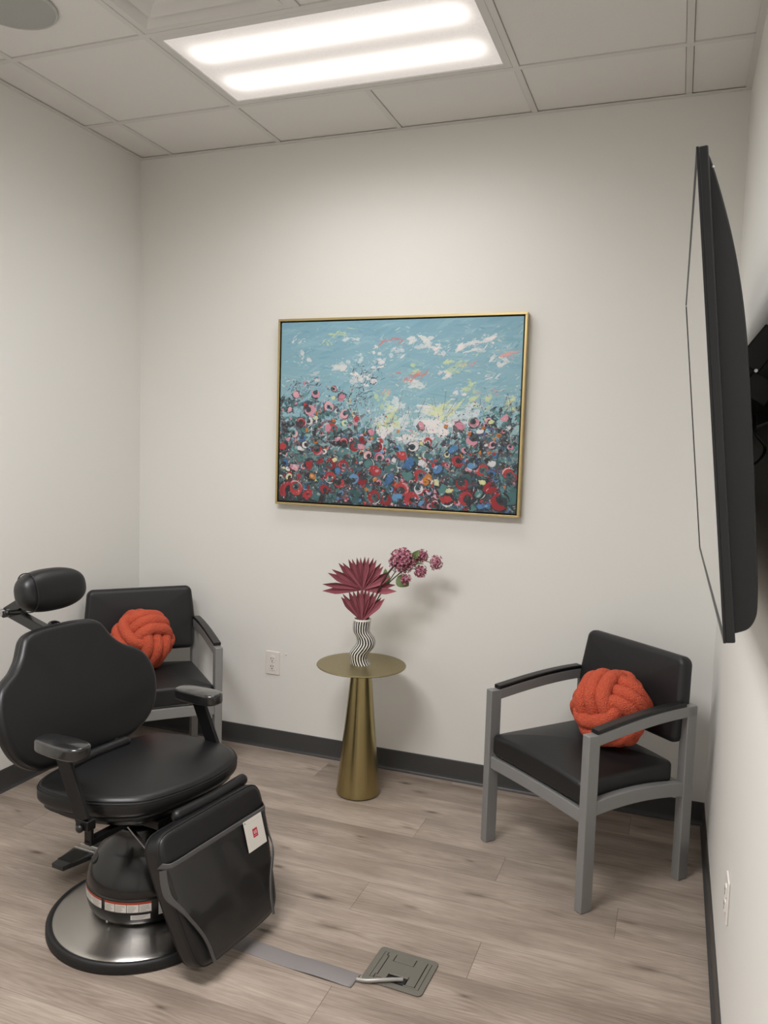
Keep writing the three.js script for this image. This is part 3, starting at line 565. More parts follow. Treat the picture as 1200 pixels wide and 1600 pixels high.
function fanPalm(label, hub, foot, segs, lean, name = 'palm_fan') {   // segs: [angle from straight up (degrees, + right), length]
  const o = thing(name, label, 'dried leaf', [VB.x, VB.y, VB.z], 0, 'dried palm fans in the striped vase');
  const loc = v => v.clone().sub(VB), rnd = mulberry(segs.length);
  mesh('stem', tube([loc(foot), loc(foot).lerp(loc(hub), 0.5), loc(hub)].map(v => v.toArray()), 0.0035, 16, 8), M.plum, o);
  segs.forEach(([deg, L], i) => {
    const a = deg * Math.PI / 180, dir = RIGHT.clone().multiplyScalar(Math.sin(a)).add(V(0, Math.cos(a), 0)).addScaledVector(NEAR, lean + 0.10 * (i % 2 ? 1 : -1) * 0.3).normalize();
    const side = RIGHT.clone().multiplyScalar(Math.cos(a)).add(V(0, -Math.sin(a), 0)).addScaledVector(NEAR, (i % 2 ? 0.45 : -0.45)).normalize();
    const s2 = side.addScaledVector(dir, -side.dot(dir)).normalize();
    mesh('leaflet', blade(loc(hub).addScaledVector(NEAR, 0.002 * (i % 3)), dir, s2, L, 0.023 + 0.009 * Math.abs(Math.sin(a)), 0.55, 0.10 * Math.abs(Math.sin(a))), i % 2 ? M.plum : M.plumB, o);
  });
}
M.plumB = std({ color: 0x8b4954, roughness: 0.8, side: THREE.DoubleSide });
fanPalm('large upper fan of dusty plum dried palm in the striped vase', fp(0.0, 0.335, 0.02), fp(0.0, 0.06, 0.008),
  [[-94, 0.175], [-79, 0.178], [-66, 0.17], [-54, 0.165], [-44, 0.16], [-35, 0.152], [-27, 0.15], [-19, 0.148], [-12, 0.146], [-5, 0.146], [2, 0.148], [9, 0.15], [16, 0.15], [23, 0.15], [31, 0.145], [40, 0.142], [51, 0.14], [63, 0.14], [76, 0.145], [91, 0.15]], 0.12);
fanPalm('smaller lower fan of dusty plum dried palm at the vase mouth', fp(0.0, 0.195, 0.015), fp(0.002, 0.06, 0.01),
  [[-42, 0.145], [-33, 0.155], [-25, 0.15], [-16, 0.148], [-9, 0.15], [-2, 0.152], [5, 0.152], [12, 0.152], [19, 0.15], [27, 0.148], [35, 0.14], [43, 0.15]], 0.16);
// flower heads: hundreds of tiny four-petalled florets
function florets(r, count, seed, size, squash = 1) {
  const rnd = mulberry(seed), parts = [[], []];
  const petal = new THREE.CircleGeometry(size, 5); petal.scale(1, 0.62, 1); petal.translate(size * 0.9, 0, 0);
  for (let i = 0; i < count; i++) {
    const y = 1 - 2 * (i + 0.5) / count, ph = i * 2.39996 + rnd() * 0.4, q = Math.sqrt(1 - y * y), dir = V(q * Math.cos(ph), y, q * Math.sin(ph)), rr = r * (0.5 + 0.62 * rnd());
    const basis = new THREE.Matrix4().lookAt(V(0, 0, 0), dir.clone().negate().add(V(rnd() - 0.5, rnd() - 0.5, rnd() - 0.5).multiplyScalar(0.9)), V(0.1, 1, 0.2));
    for (let k = 0; k < 4; k++) {
      const g = petal.clone(); g.rotateY(-0.5); g.rotateZ(k * Math.PI / 2 + rnd()); g.applyMatrix4(basis); g.translate(dir.x * rr, dir.y * rr * squash, dir.z * rr); parts[rnd() < 0.55 ? 0 : 1].push(g);
    }
  }
  return parts.map(p => BGU.mergeGeometries(p));
}
function head(parent, p, r, count, seed, size, squash) {
  const [a, b] = florets(r, count, seed, size, squash);
  const core = mesh('flower_head', at(new THREE.IcosahedronGeometry(r * 0.45, 2).scale(1, squash || 1, 1), p.x, p.y, p.z), M.mauveB, parent);
  for (const [g, m] of [[a, M.mauveA], [b, M.mauveB]]) { g.translate(p.x, p.y, p.z); mesh('florets', g, m, core).userData.kind = 'stuff'; }
}
function leafGeo(base, tip, up, w) {
  const dir = tip.clone().sub(base), L = dir.length(); dir.normalize(); const side = dir.clone().cross(up).normalize(), nrm = side.clone().cross(dir), n = 12, p = [], idx = [];
  for (let i = 0; i <= n; i++) { const t = i / n, ww = w / 2 * Math.sin(Math.PI * t ** 0.8) ** 0.8, c = base.clone().addScaledVector(dir, L * t).addScaledVector(nrm, 0.12 * L * Math.sin(Math.PI * t)); for (const k of [-1, -0.5, 0, 0.5, 1]) { const q = c.clone().addScaledVector(side, k * ww).addScaledVector(nrm, Math.abs(k) * ww * 0.25); p.push(q.x, q.y, q.z); } }
  for (let i = 0; i < n; i++) for (let j = 0; j < 4; j++) { const A = i * 5 + j; idx.push(A, A + 5, A + 1, A + 1, A + 5, A + 6); }
  const g = new THREE.BufferGeometry(); g.setAttribute('position', new THREE.Float32BufferAttribute(p, 3)); g.setIndex(idx); g.computeVertexNormals(); return g;
}
const lo = (dx, dy, dn) => fp(dx, dy, dn).sub(VB);
{
  const o = thing('hydrangea_stem', 'dark stemmed dried flower with the largest mauve head in the vase', 'dried flower', [VB.x, VB.y, VB.z]);
  mesh('stem', tube([lo(0.004, 0.06, 0.004), lo(0.012, 0.13, 0.008), lo(0.022, 0.205, 0.012), lo(0.07, 0.34, 0.04), lo(0.105, 0.41, 0.045), lo(0.15, 0.465, 0.03)].map(v => v.toArray()), 0.0042, 40, 8), M.stem, o);
  head(o, lo(0.168, 0.468, 0.01), 0.053, 380, 3, 0.005, 0.95);
}
{
  const o = thing('blossom_branch', 'thin green branch with small mauve blossoms and round green leaves', 'dried flower', [VB.x, VB.y, VB.z]);
  const st = (pts, r) => mesh('stem', tube(pts.map(v => v.toArray()), r, 40, 7), M.stemGreen, o);
  st([lo(0.006, 0.06, -0.006), lo(0.014, 0.13, -0.006), lo(0.027, 0.205, -0.006), lo(0.095, 0.34, -0.01), lo(0.18, 0.425, -0.015), lo(0.235, 0.47, -0.02)], 0.0028);
  st([lo(0.002, 0.06, -0.012), lo(0.01, 0.13, -0.014), lo(0.02, 0.205, -0.018), lo(0.1, 0.345, -0.025), lo(0.14, 0.41, -0.03)], 0.0024);
  st([lo(0.18, 0.425, -0.015), lo(0.23, 0.47, -0.01), lo(0.3, 0.458, -0.01)], 0.0018);
  st([lo(0.17, 0.415, -0.015), lo(0.22, 0.43, 0.0), lo(0.245, 0.42, 0.005)], 0.0018);
  head(o, lo(0.222, 0.462, -0.015), 0.022, 60, 11, 0.005); head(o, lo(0.258, 0.487, -0.02), 0.022, 60, 12, 0.005, 1.2);
  head(o, lo(0.318, 0.458, -0.01), 0.024, 70, 13, 0.005, 1.35); head(o, lo(0.25, 0.42, 0.005), 0.026, 80, 14, 0.005); head(o, lo(0.185, 0.388, 0.025), 0.02, 50, 15, 0.005);
  mesh('leaf', leafGeo(lo(0.15, 0.395, 0), lo(0.2, 0.355, 0.01), NEAR, 0.062), M.leaf, o); mesh('leaf', leafGeo(lo(0.105, 0.345, -0.02), lo(0.095, 0.425, -0.02), NEAR, 0.036), M.leaf, o);
  mesh('leaf', leafGeo(lo(0.205, 0.47, 0.0), lo(0.24, 0.515, 0.01), NEAR, 0.032), M.leaf, o); mesh('leaf', leafGeo(lo(0.215, 0.445, 0), lo(0.265, 0.452, 0.01), V(0, 1, 0.4).normalize(), 0.022), M.leaf, o);
}
// ---------------------------------------------------------------- framed painting
const artTex = canvasTex(1536, 1136, (c, w, h) => {
  const rnd = mulberry(2024), R = (a, b) => a + (b - a) * rnd();
  const px = (x, y) => { const u = (x - 48) / (1108 - 33 * (y - 85) / 850 - 48), top = 88 - 30 * u, bot = 885 + 58 * u; return [u * w, (y - top) / (bot - top) * h]; };
  const K = w / 1045;
  const g = c.createLinearGradient(0, 0, 0, h); g.addColorStop(0, '#7fa9bb'); g.addColorStop(0.5, '#8db4bf'); g.addColorStop(0.62, '#8fb0b0'); g.addColorStop(1, '#2c3236'); c.fillStyle = g; c.fillRect(0, 0, w, h);
  const knife = (x, y, L, t, ang, col, al) => { c.save(); c.translate(x, y); c.rotate(ang); c.globalAlpha = al; c.fillStyle = col; c.beginPath(); const n = 14; for (let i = 0; i <= n; i++) c.lineTo(-L / 2 + L * i / n, -t / 2 * (0.4 + 0.6 * rnd()) * Math.sin(Math.PI * (0.08 + 0.84 * i / n))); for (let i = n; i >= 0; i--) c.lineTo(-L / 2 + L * i / n, t / 2 * (0.4 + 0.6 * rnd()) * Math.sin(Math.PI * (0.08 + 0.84 * i / n))); c.fill(); c.restore(); };
  const pick = a => a[Math.floor(rnd() * a.length)];
  for (let i = 0; i < 900; i++) knife(R(0, w), R(0, h * 0.7), R(40, 220), R(8, 40), R(-0.6, 0.25), pick(['#7aa6ba', '#86b0c1', '#94bac6', '#6f9fb3', '#7faab8', '#9abfc8', '#85adb5']), R(0.15, 0.5));
  // horizon of the flower field: higher at both sides
  const edge = u => 0.40 + 0.28 * Math.exp(-(((u - 0.6) / 0.24) ** 2)) + 0.1 * Math.max(0, u - 0.75);
  for (let i = 0; i < 2600; i++) { const u = rnd(), v = edge(u) + Math.abs(R(-0.1, 1) * (1 - edge(u))) + R(-0.03, 0.02); if (v > 1) continue; const d = Math.min(1, (v - edge(u)) / 0.22); if (rnd() > 0.15 + 0.85 * d) continue; knife(u * w, v * h, R(20, 90), R(10, 42), R(-1.6, 1.6), pick(['#20242a', '#2a2b33', '#1d2024', '#33353c', '#3f6568', '#4d7577', '#2a3e44', '#5d8a8e', '#6d5058', '#3c5d78']), R(0.4, 0.9)); }
  // palette-knife clouds
  const dab = (x, y, L, t, col, n, ang = -0.25) => { const [X, Y] = px(x, y); for (let i = 0; i < n * 6; i++) { const d = (rnd() + rnd() + rnd() - 1.5) * 0.9, e2 = (rnd() + rnd() + rnd() - 1.5) * 0.9; knife(X + d * L * K, Y + e2 * t * K, R(4, 26), R(2, 8), ang + R(-0.9, 0.9), pick([col, col, '#8fb3bf', '#b4c9cc']), R(0.35, 0.9)); } for (let i = 0; i < n * 0.6; i++) { knife(X + R(-L, L) * K * 0.55, Y + R(-t, t) * K * 0.55, R(0.2, 0.65) * L * K, R(0.3, 0.8) * t * K, ang + R(-0.7, 0.7), col, R(0.5, 0.95)); knife(X + R(-L, L) * K * 0.6, Y + R(-t, t) * K * 0.6, R(0.08, 0.25) * L * K, R(0.08, 0.3) * t * K, ang + R(-0.9, 0.9), pick([col, '#8fb3bf', '#a9c3c8']), R(0.4, 0.9)); }; };
  for (const [x, y, L, t, n] of [[690, 175, 90, 40, 14], [590, 220, 60, 40, 8], [770, 200, 50, 40, 9], [900, 190, 100, 34, 14], [975, 160, 60, 30, 7], [640, 365, 80, 40, 12], [335, 285, 70, 45, 12], [410, 240, 40, 30, 8], [500, 265, 50, 35, 8], [1010, 248, 60, 40, 10], [780, 310, 60, 30, 6], [170, 250, 40, 50, 6], [380, 165, 70, 22, 6], [120, 165, 40, 18, 4], [980, 325, 50, 18, 4], [850, 390, 60, 26, 6], [490, 210, 30, 30, 5], [660, 500, 160, 60, 26], [760, 560, 160, 60, 24], [560, 560, 110, 60, 16], [880, 480, 120, 50, 14], [640, 590, 140, 40, 16], [740, 480, 100, 40, 10], [420, 340, 80, 50, 10], [590, 440, 90, 50, 8]]) dab(x, y, L, t, pick(['#dfdcdc', '#d6d8d6', '#e4dedd', '#cfd9da']), n);
  for (const [x, y, L, t, n] of [[835, 280, 70, 44, 9], [665, 285, 40, 44, 7], [910, 370, 60, 46, 8], [800, 460, 130, 30, 12], [545, 520, 70, 50, 9], [950, 440, 90, 40, 9], [510, 430, 40, 60, 6], [1065, 445, 50, 50, 7], [330, 140, 90, 16, 6], [260, 178, 34, 18, 4], [540, 410, 18, 50, 4], [760, 500, 90, 36, 8], [580, 470, 60, 30, 5]]) dab(x, y, L, t, pick(['#c8d3a2', '#d3dba9', '#bdd0a4']), n);
  for (const [x, y, L, t, n] of [[650, 315, 110, 16, 10], [1060, 225, 70, 20, 9], [555, 165, 80, 14, 7], [890, 270, 50, 12, 5], [545, 400, 40, 24, 4], [625, 345, 50, 16, 5], [990, 395, 30, 20, 3], [925, 390, 16, 16, 2]]) dab(x, y, L, t, pick(['#d98f8b', '#dba29c', '#cf7f7c']), n);
  for (const [x, y, L, t, n] of [[450, 310, 90, 50, 30], [430, 420, 80, 110, 40], [130, 380, 70, 40, 16], [200, 360, 90, 40, 16], [330, 430, 80, 60, 22]]) for (let i = 0; i < n * 2; i++) { const [X, Y] = px(x + (rnd() + rnd() - 1) * L, y + (rnd() + rnd() - 1) * t); knife(X, Y, R(8, 40), R(2, 8), R(-2, 0.2), pick(['#2e3036', '#3a3b42', '#4a5e66']), R(0.4, 0.9)); };
  for (const [x, y, L, t, n] of [[440, 330, 80, 40, 10], [400, 350, 40, 30, 6], [470, 300, 50, 20, 5], [230, 330, 90, 60, 6], [480, 500, 60, 60, 8], [430, 560, 50, 60, 6]]) dab(x, y, L, t * 0.6, '#d6d3d5', n * 0.5, -0.8);
  for (let i = 0; i < 520; i++) { const u = rnd(), v = R(0.03, 0.62), k = fbm(u * 5, v * 6, 77, 3); if (k < 0.5) continue; knife(u * w, v * h, R(8, 46), R(3, 14), R(-0.9, 0.4), pick(['#cfd9da', '#dcdad9', '#a9c6cd', '#b5ccc6', '#6a9bb0', '#c9d2b4', '#5f90a6']), R(0.25, 0.8)); }
  // scratches and stems
  for (let i = 0; i < 260; i++) { const u = rnd(), v = R(0.45, 0.97), a = R(-1.9, -0.9), L = R(20, 120); c.globalAlpha = R(0.35, 0.9); c.strokeStyle = pick(['#23262b', '#d9d8d6', '#24282c', '#c9d4d4', '#5c3138']); c.lineWidth = R(1, 2.6); c.beginPath(); c.moveTo(u * w, v * h); c.quadraticCurveTo(u * w + L * 0.4 * Math.cos(a) + R(-12, 12), v * h + L * 0.4 * Math.sin(a), u * w + L * Math.cos(a), v * h + L * Math.sin(a)); c.stroke(); }
  for (let i = 0; i < 2200; i++) { const u = rnd(), v = Math.min(0.99, edge(u) - 0.1 + rnd() ** 1.1 * (1.1 - edge(u))); c.globalAlpha = R(0.4, 0.95); c.fillStyle = pick(['#d9d7d6', '#c7d2d3', '#b8586a', '#8fb7c0', '#23262b', '#a33b3f', '#c3cc9d', '#c98fa0', '#4e7f86', '#50719a']); c.beginPath(); c.ellipse(u * w, v * h, R(1, 8), R(1, 5), R(0, 3), 0, 7); c.fill(); }
  // background blossoms
  const blob = (X, Y, r, col, e, al) => { c.globalAlpha = al; c.fillStyle = col; c.beginPath(); const n = 18, o = R(0, 6); for (let i = 0; i < n; i++) { const a = i / n * 2 * Math.PI, q = r * (0.72 + 0.42 * rnd()); c.lineTo(X + q * Math.cos(a + o), Y + q * e * Math.sin(a + o)); } c.fill(); };
  const sweep = (X, Y, r, wd, a0, a1, col, al) => {           // one loaded brush turn: a tapering crescent
    c.globalAlpha = al; c.fillStyle = col; c.beginPath(); const n = 14, e = R(0.75, 1.05), q = [];
    for (let i = 0; i <= n; i++) { const t = i / n, a = a0 + (a1 - a0) * t, k = wd * (0.35 + 0.65 * Math.sin(Math.PI * Math.min(1, t * 1.15 + 0.05))) * (0.85 + 0.3 * rnd()); c.lineTo(X + (r + k / 2) * Math.cos(a), Y + (r + k / 2) * e * Math.sin(a)); q.push([X + (r - k / 2) * Math.cos(a), Y + (r - k / 2) * e * Math.sin(a)]); }
    for (const p of q.reverse()) c.lineTo(...p); c.fill();
  };
  const flower = (X, Y, r, col, kind) => {
    c.save(); c.translate(X, Y); c.rotate(R(-0.9, 0.9));
    if (rnd() < 0.6) blob(R(-0.2, 0.2) * r, R(-0.1, 0.3) * r, r * 0.95, pick(['#22252a', '#2b2a30', '#24313a', '#3a4f54']), 0.9, 0.7);
    if (kind === 1) { const a = R(0, 6); sweep(0, 0, r * 0.68, r * R(0.5, 0.75), a, a + R(3.6, 5.6), col, 0.95); if (rnd() < 0.7) sweep(0, 0, r * 0.75, r * 0.3, a + R(0, 2), a + R(2.4, 3.6), pick([col, '#c9c2c4', '#7a2a31']), 0.6); blob(r * R(-0.1, 0.1), 0, r * R(0.18, 0.3), pick(['#2a2428', '#20242a', '#46343a']), 0.8, 0.9); }
    else { for (let k = 0; k < 3; k++) blob(r * R(-0.4, 0.4), r * R(-0.35, 0.35), r * R(0.45, 0.75), col, R(0.6, 1), R(0.75, 0.98)); if (rnd() < 0.5) blob(r * R(-0.3, 0.3), r * R(-0.3, 0.3), r * 0.3, pick(['#c9c4c6', '#2a2a30', '#d6a0a8']), 0.6, 0.6); }
    if (rnd() < 0.55) { const a = R(0, 6); sweep(0, 0, r * R(0.85, 1.05), r * R(0.12, 0.24), a, a + R(0.9, 2.4), pick(['#dedad9', '#dedad9', '#86323a', '#25262b']), 0.85); }
    c.restore();
  };
  const C = { red: ['#98272e', '#a7333a', '#872129', '#b13a3c'], pink: ['#d092a2', '#c98496', '#dba5b0'], blue: ['#4d7fb0', '#3f6c9d', '#5f8fb9'], teal: ['#426a6c', '#507d7d', '#365659'], yel: ['#d2d69d', '#cdd0a6'], white: ['#dcd8d9', '#d0cfd4'], org: ['#b9672c', '#c27a35'] };
  for (let i = 0; i < 420; i++) { const u = rnd(), t = rnd(), v = edge(u) + 0.04 + t * (0.97 - edge(u)); if (v > 0.99) continue; const low = (v - 0.55) / 0.45; const k = rnd(); const key = k < 0.12 + 0.3 * Math.max(0, low) ? 'red' : k < 0.5 ? 'teal' : k < 0.74 - 0.14 * low ? 'pink' : k < 0.82 ? 'blue' : k < 0.91 ? 'white' : k < 0.94 ? 'yel' : 'org'; if (key === 'teal') { for (let q = 0; q < 3; q++) knife(u * w + R(-14, 14), v * h + R(-14, 14), R(20, 50), R(12, 26), R(-1.5, 1.5), pick(C.teal), 0.9); } else flower(u * w, v * h, R(9, 24), pick(C[key]), rnd() < 0.55 ? 1 : 0); }
  const put = (key, list, ring) => { for (const [x, y, r] of list) { const [X, Y] = px(x, y); flower(X, Y, r * K * 1.16, pick(C[key]), rnd() < ring + 0.15 ? 1 : 0); } };
  put('teal', [[270, 745, 28], [560, 745, 26], [460, 720, 24], [640, 775, 28], [890, 790, 34], [1050, 860, 40], [235, 865, 30], [400, 865, 34], [780, 830, 26], [660, 700, 22], [1010, 720, 20], [150, 690, 22], [930, 850, 26], [345, 660, 22], [720, 680, 20]], 0);
  put('red', [[150, 530, 20], [300, 555, 20], [70, 645, 27], [228, 655, 24], [195, 715, 24], [290, 718, 24], [240, 705, 18], [350, 728, 24], [500, 645, 22], [495, 745, 26], [290, 778, 24], [435, 780, 27], [90, 835, 36], [130, 825, 30], [180, 857, 26], [265, 835, 20], [330, 805, 24], [490, 868, 27], [610, 835, 30], [655, 885, 32], [720, 620, 18], [610, 680, 24], [845, 705, 24], [945, 745, 27], [860, 805, 28], [800, 880, 28], [880, 875, 30], [975, 825, 28], [1015, 885, 36], [1050, 765, 27], [690, 770, 26], [710, 850, 22], [400, 640, 20], [350, 620, 18], [430, 610, 15], [90, 770, 20], [540, 880, 22]], 0.6);
  put('blue', [[640, 720, 28], [905, 720, 25], [825, 655, 20], [760, 740, 28], [320, 750, 18], [555, 785, 24], [395, 790, 22], [155, 600, 15], [75, 715, 16], [935, 905, 18], [965, 910, 16], [690, 895, 16], [590, 870, 22], [980, 760, 16], [590, 650, 14]], 0.3);
  put('pink', [[120, 408, 19], [215, 400, 20], [187, 475, 24], [280, 462, 24], [352, 492, 22], [268, 555, 27], [118, 582, 15], [122, 730, 23], [470, 572, 18], [510, 690, 20], [850, 550, 22], [908, 530, 22], [905, 605, 26], [985, 630, 18], [338, 415, 20], [460, 680, 18], [95, 475, 15], [690, 545, 20], [300, 380, 14], [1030, 515, 20], [875, 655, 15], [170, 355, 12], [430, 640, 16]], 0.55);
  put('white', [[185, 525, 18], [530, 590, 18], [620, 600, 16], [655, 640, 24], [940, 565, 20], [480, 345, 16], [150, 650, 16], [172, 632, 15], [575, 700, 16], [990, 720, 20], [700, 715, 18], [680, 830, 20]], 0.4);
  put('yel', [[310, 700, 15], [97, 778, 16], [370, 435, 13], [760, 805, 18], [810, 838, 15], [945, 800, 14], [395, 490, 12], [300, 420, 12], [690, 625, 12], [980, 525, 15], [800, 675, 12], [68, 735, 9], [355, 535, 14], [220, 510, 12]], 0.05);
  put('org', [[200, 775, 20], [725, 795, 24], [300, 520, 12], [590, 570, 8], [795, 548, 9], [490, 785, 14], [455, 835, 10], [895, 580, 10], [715, 800, 14]], 0.1);
  for (let i = 0; i < 500; i++) { const u = rnd(), v = R(0.5, 0.98); c.globalAlpha = R(0.5, 0.9); c.strokeStyle = pick(['#e2dedd', '#1f2227', '#cfd8d8', '#e2dedd', '#7c272e']); c.lineWidth = R(1, 4); c.beginPath(); const a = R(0, 6); c.arc(u * w, v * h, R(4, 16), a, a + R(0.5, 2)); c.stroke(); }
  c.globalAlpha = 1;
});
{
  const x0 = 0.834, x1 = 2.036, y0 = 1.251, y1 = 2.1415, d = 0.045, f = 0.011;
  const o = thing('painting', 'abstract flower field painting in a thin gold frame on the back wall', 'painting', [(x0 + x1) / 2, (y0 + y1) / 2, 0]);
  const w = x1 - x0, h = y1 - y0;
  for (const [a, b, x, y] of [[w, f, 0, h / 2 - f / 2], [w, f, 0, -h / 2 + f / 2], [f, h - 2 * f, w / 2 - f / 2, 0], [f, h - 2 * f, -w / 2 + f / 2, 0]]) mesh('frame_rail', at(rbox(a, b, d - 0.003, 0.0015, 1), x, y, d / 2 + 0.0015), M.frameGold, o);
  mesh('backing', at(new THREE.BoxGeometry(w - 2 * f, h - 2 * f, 0.006), 0, 0, 0.006), M.gasket, o, 'dark shadow gap board');
  const cw = w - 2 * f - 0.012, ch = h - 2 * f - 0.012, g = new THREE.BoxGeometry(cw, ch, 0.03), art = std({ map: artTex, roughness: 0.55, bumpMap: artTex, bumpScale: 0.0012 });
  const side = std({ color: 0x6f98a6, roughness: 0.7 }); const m = mesh('canvas', at(g, 0, 0, 0.0245), [side, side, side, side, art, side], o, 'painted canvas');
}
// ---------------------------------------------------------------- outlets
function outlet(label, pos, rotY, w = 0.07, h = 0.114) {
  const o = thing('wall_outlet', label, 'outlet', pos, rotY, 'wall outlets');
  mesh('cover_plate', cushion(roundRectOutline(w, h, 0.004, 3), { h: 0.006, r: 0.0025, arc: 3, rings: 2, map: (a, b, c) => [a, b, c + 0.0032] }), M.outlet, o);
  for (const y of [0.0195, -0.0195]) {
    const s = new THREE.Shape(), r = 0.0172; s.absarc(0, 0, r, 0.85, Math.PI - 0.85); s.absarc(0, 0, r, Math.PI + 0.85, -0.85);
    const g = new THREE.ExtrudeGeometry(s, { depth: 0.0025, bevelEnabled: true, bevelSize: 0.0008, bevelThickness: 0.0008, bevelSegments: 2 });
    const rc = mesh('receptacle', at(g, 0, y, 0.006), M.outlet, o);
    for (const [x, yy, ww, hh] of [[-0.006, 0.004, 0.0026, 0.009], [0.006, 0.004, 0.0026, 0.0075], [0, -0.0075, 0.005, 0.005]]) mesh('slot', at(new THREE.BoxGeometry(ww, hh, 0.0006), x, y + yy, 0.0096), M.slot, rc);
  }
  const sc = new THREE.CylinderGeometry(0.003, 0.003, 0.002, 16); sc.rotateX(Math.PI / 2); mesh('screw', at(sc, 0, 0, 0.0066), M.steel, o);
}
outlet('white duplex outlet on the back wall left of the brass table', [0.816, 0.442, 0], 0, 0.079, 0.118);
outlet('white duplex outlet on the right wall seen edge-on', [W, 0.412, 1.335], -Math.PI / 2);
{
  const o = thing('wall_anchor', 'tiny white wall plug beside the back wall outlet', 'wall plug', [0.888, 0.494, 0]);
  const g = new THREE.CylinderGeometry(0.004, 0.0045, 0.005, 16); g.rotateX(Math.PI / 2); mesh('cap', at(g, 0, 0, 0.0025), M.outlet, o);
}
// ---------------------------------------------------------------- television on the right wall
{
  const o = thing('television', 'large flat black television tilted out from the right wall', 'television', [2.7192, 1.643, 1.3187]);
  o.rotation.set(0, 0.0031, 0.1106);                          // leans forward at the top
  const w = 1.45, h = 0.83;
  mesh('bezel', at(rbox(0.016, h, w, 0.003), 0.008, 0, 0), M.tvEdge, o);
  mesh('screen', at(rbox(0.002, h - 0.012, w - 0.012, 0.0008, 1), -0.0002, 0, 0), M.screen, o, 'dark glossy screen');
  for (const [a, b, y, z] of [[0.006, w, h / 2 - 0.003, 0], [0.009, w, -h / 2 + 0.0045, 0], [h - 0.016, 0.005, -0.001, w / 2 - 0.0025], [h - 0.016, 0.005, -0.001, -w / 2 + 0.0025]]) mesh('rim', at(new THREE.BoxGeometry(0.004, a, b), -0.001, y, z), M.tvEdge, o);
  const prof = [[0.406, 0.015], [0.4, 0.018], [0.33, 0.034], [0.24, 0.049], [0.14, 0.058], [0.02, 0.0605], [-0.2, 0.0585], [-0.34, 0.055], [-0.375, 0.05], [-0.393, 0.038], [-0.4, 0.02], [-0.401, 0.015]];
  const s = new THREE.Shape(new THREE.CatmullRomCurve3(prof.map(p => V(p[0], p[1], 0))).getPoints(50).map(p => new THREE.Vector2(p.y, p.x)));
  const g = new THREE.ExtrudeGeometry(s, { depth: w - 0.03, bevelEnabled: true, bevelSize: 0.003, bevelThickness: 0.003, bevelOffset: -0.003, bevelSegments: 2 }); g.translate(0, 0, -(w - 0.03) / 2);
  const bk = mesh('rear_shell', meterUV(g, 1), M.tvBack, o);
  mesh('port_mark', at(new THREE.SphereGeometry(0.0022, 12, 8), 0.022, 0.382, w / 2 - 0.0125), M.white, bk);
}
{
  const o = thing('television_mount', 'black tilting wall bracket behind the television', 'wall mount', [W, 1.7, 1.32]);
  mesh('wall_plate', at(rbox(0.018, 0.2, 0.84, 0.003), -0.0095, 0.02, 0), M.mount, o);
  for (const z of [0.38, -0.38]) {
    mesh('tilt_rail', bar([-0.0545, -0.13, z], [-0.083, 0.12, z], 0.032, 0.014, V(1, 0.1, 0)), M.mount, o);
    mesh('arm', BGU.mergeGeometries([bar([-0.066, 0.03, z + 0.012], [-0.016, 0.1, z + 0.012], 0.006, 0.05), bar([-0.066, 0.0, z + 0.012], [-0.016, -0.03, z + 0.012], 0.006, 0.05)]), M.mount, o);
    const b = new THREE.CylinderGeometry(0.0035, 0.0035, 0.012, 12); b.rotateX(Math.PI / 2); mesh('bolt', at(b.clone(), -0.05, 0.02, z + 0.02), M.steel, o);
    mesh('bolt', at(b.clone(), -0.06, -0.03, z + 0.02), M.steel, o);
  }
}
{
  const o = thing('power_cable', 'short black cable looping below the television bracket', 'cable', [2.83, 1.6, 1.6]);
  mesh('cord', tube([[-0.005, 0.04, -0.02], [-0.003, 0.0, 0.0], [0.006, -0.03, 0.12], [0.004, -0.05, 0.12], [-0.005, -0.068, 0.05], [-0.014, -0.066, 0.0]], 0.003, 48, 8), M.mount, o);
}
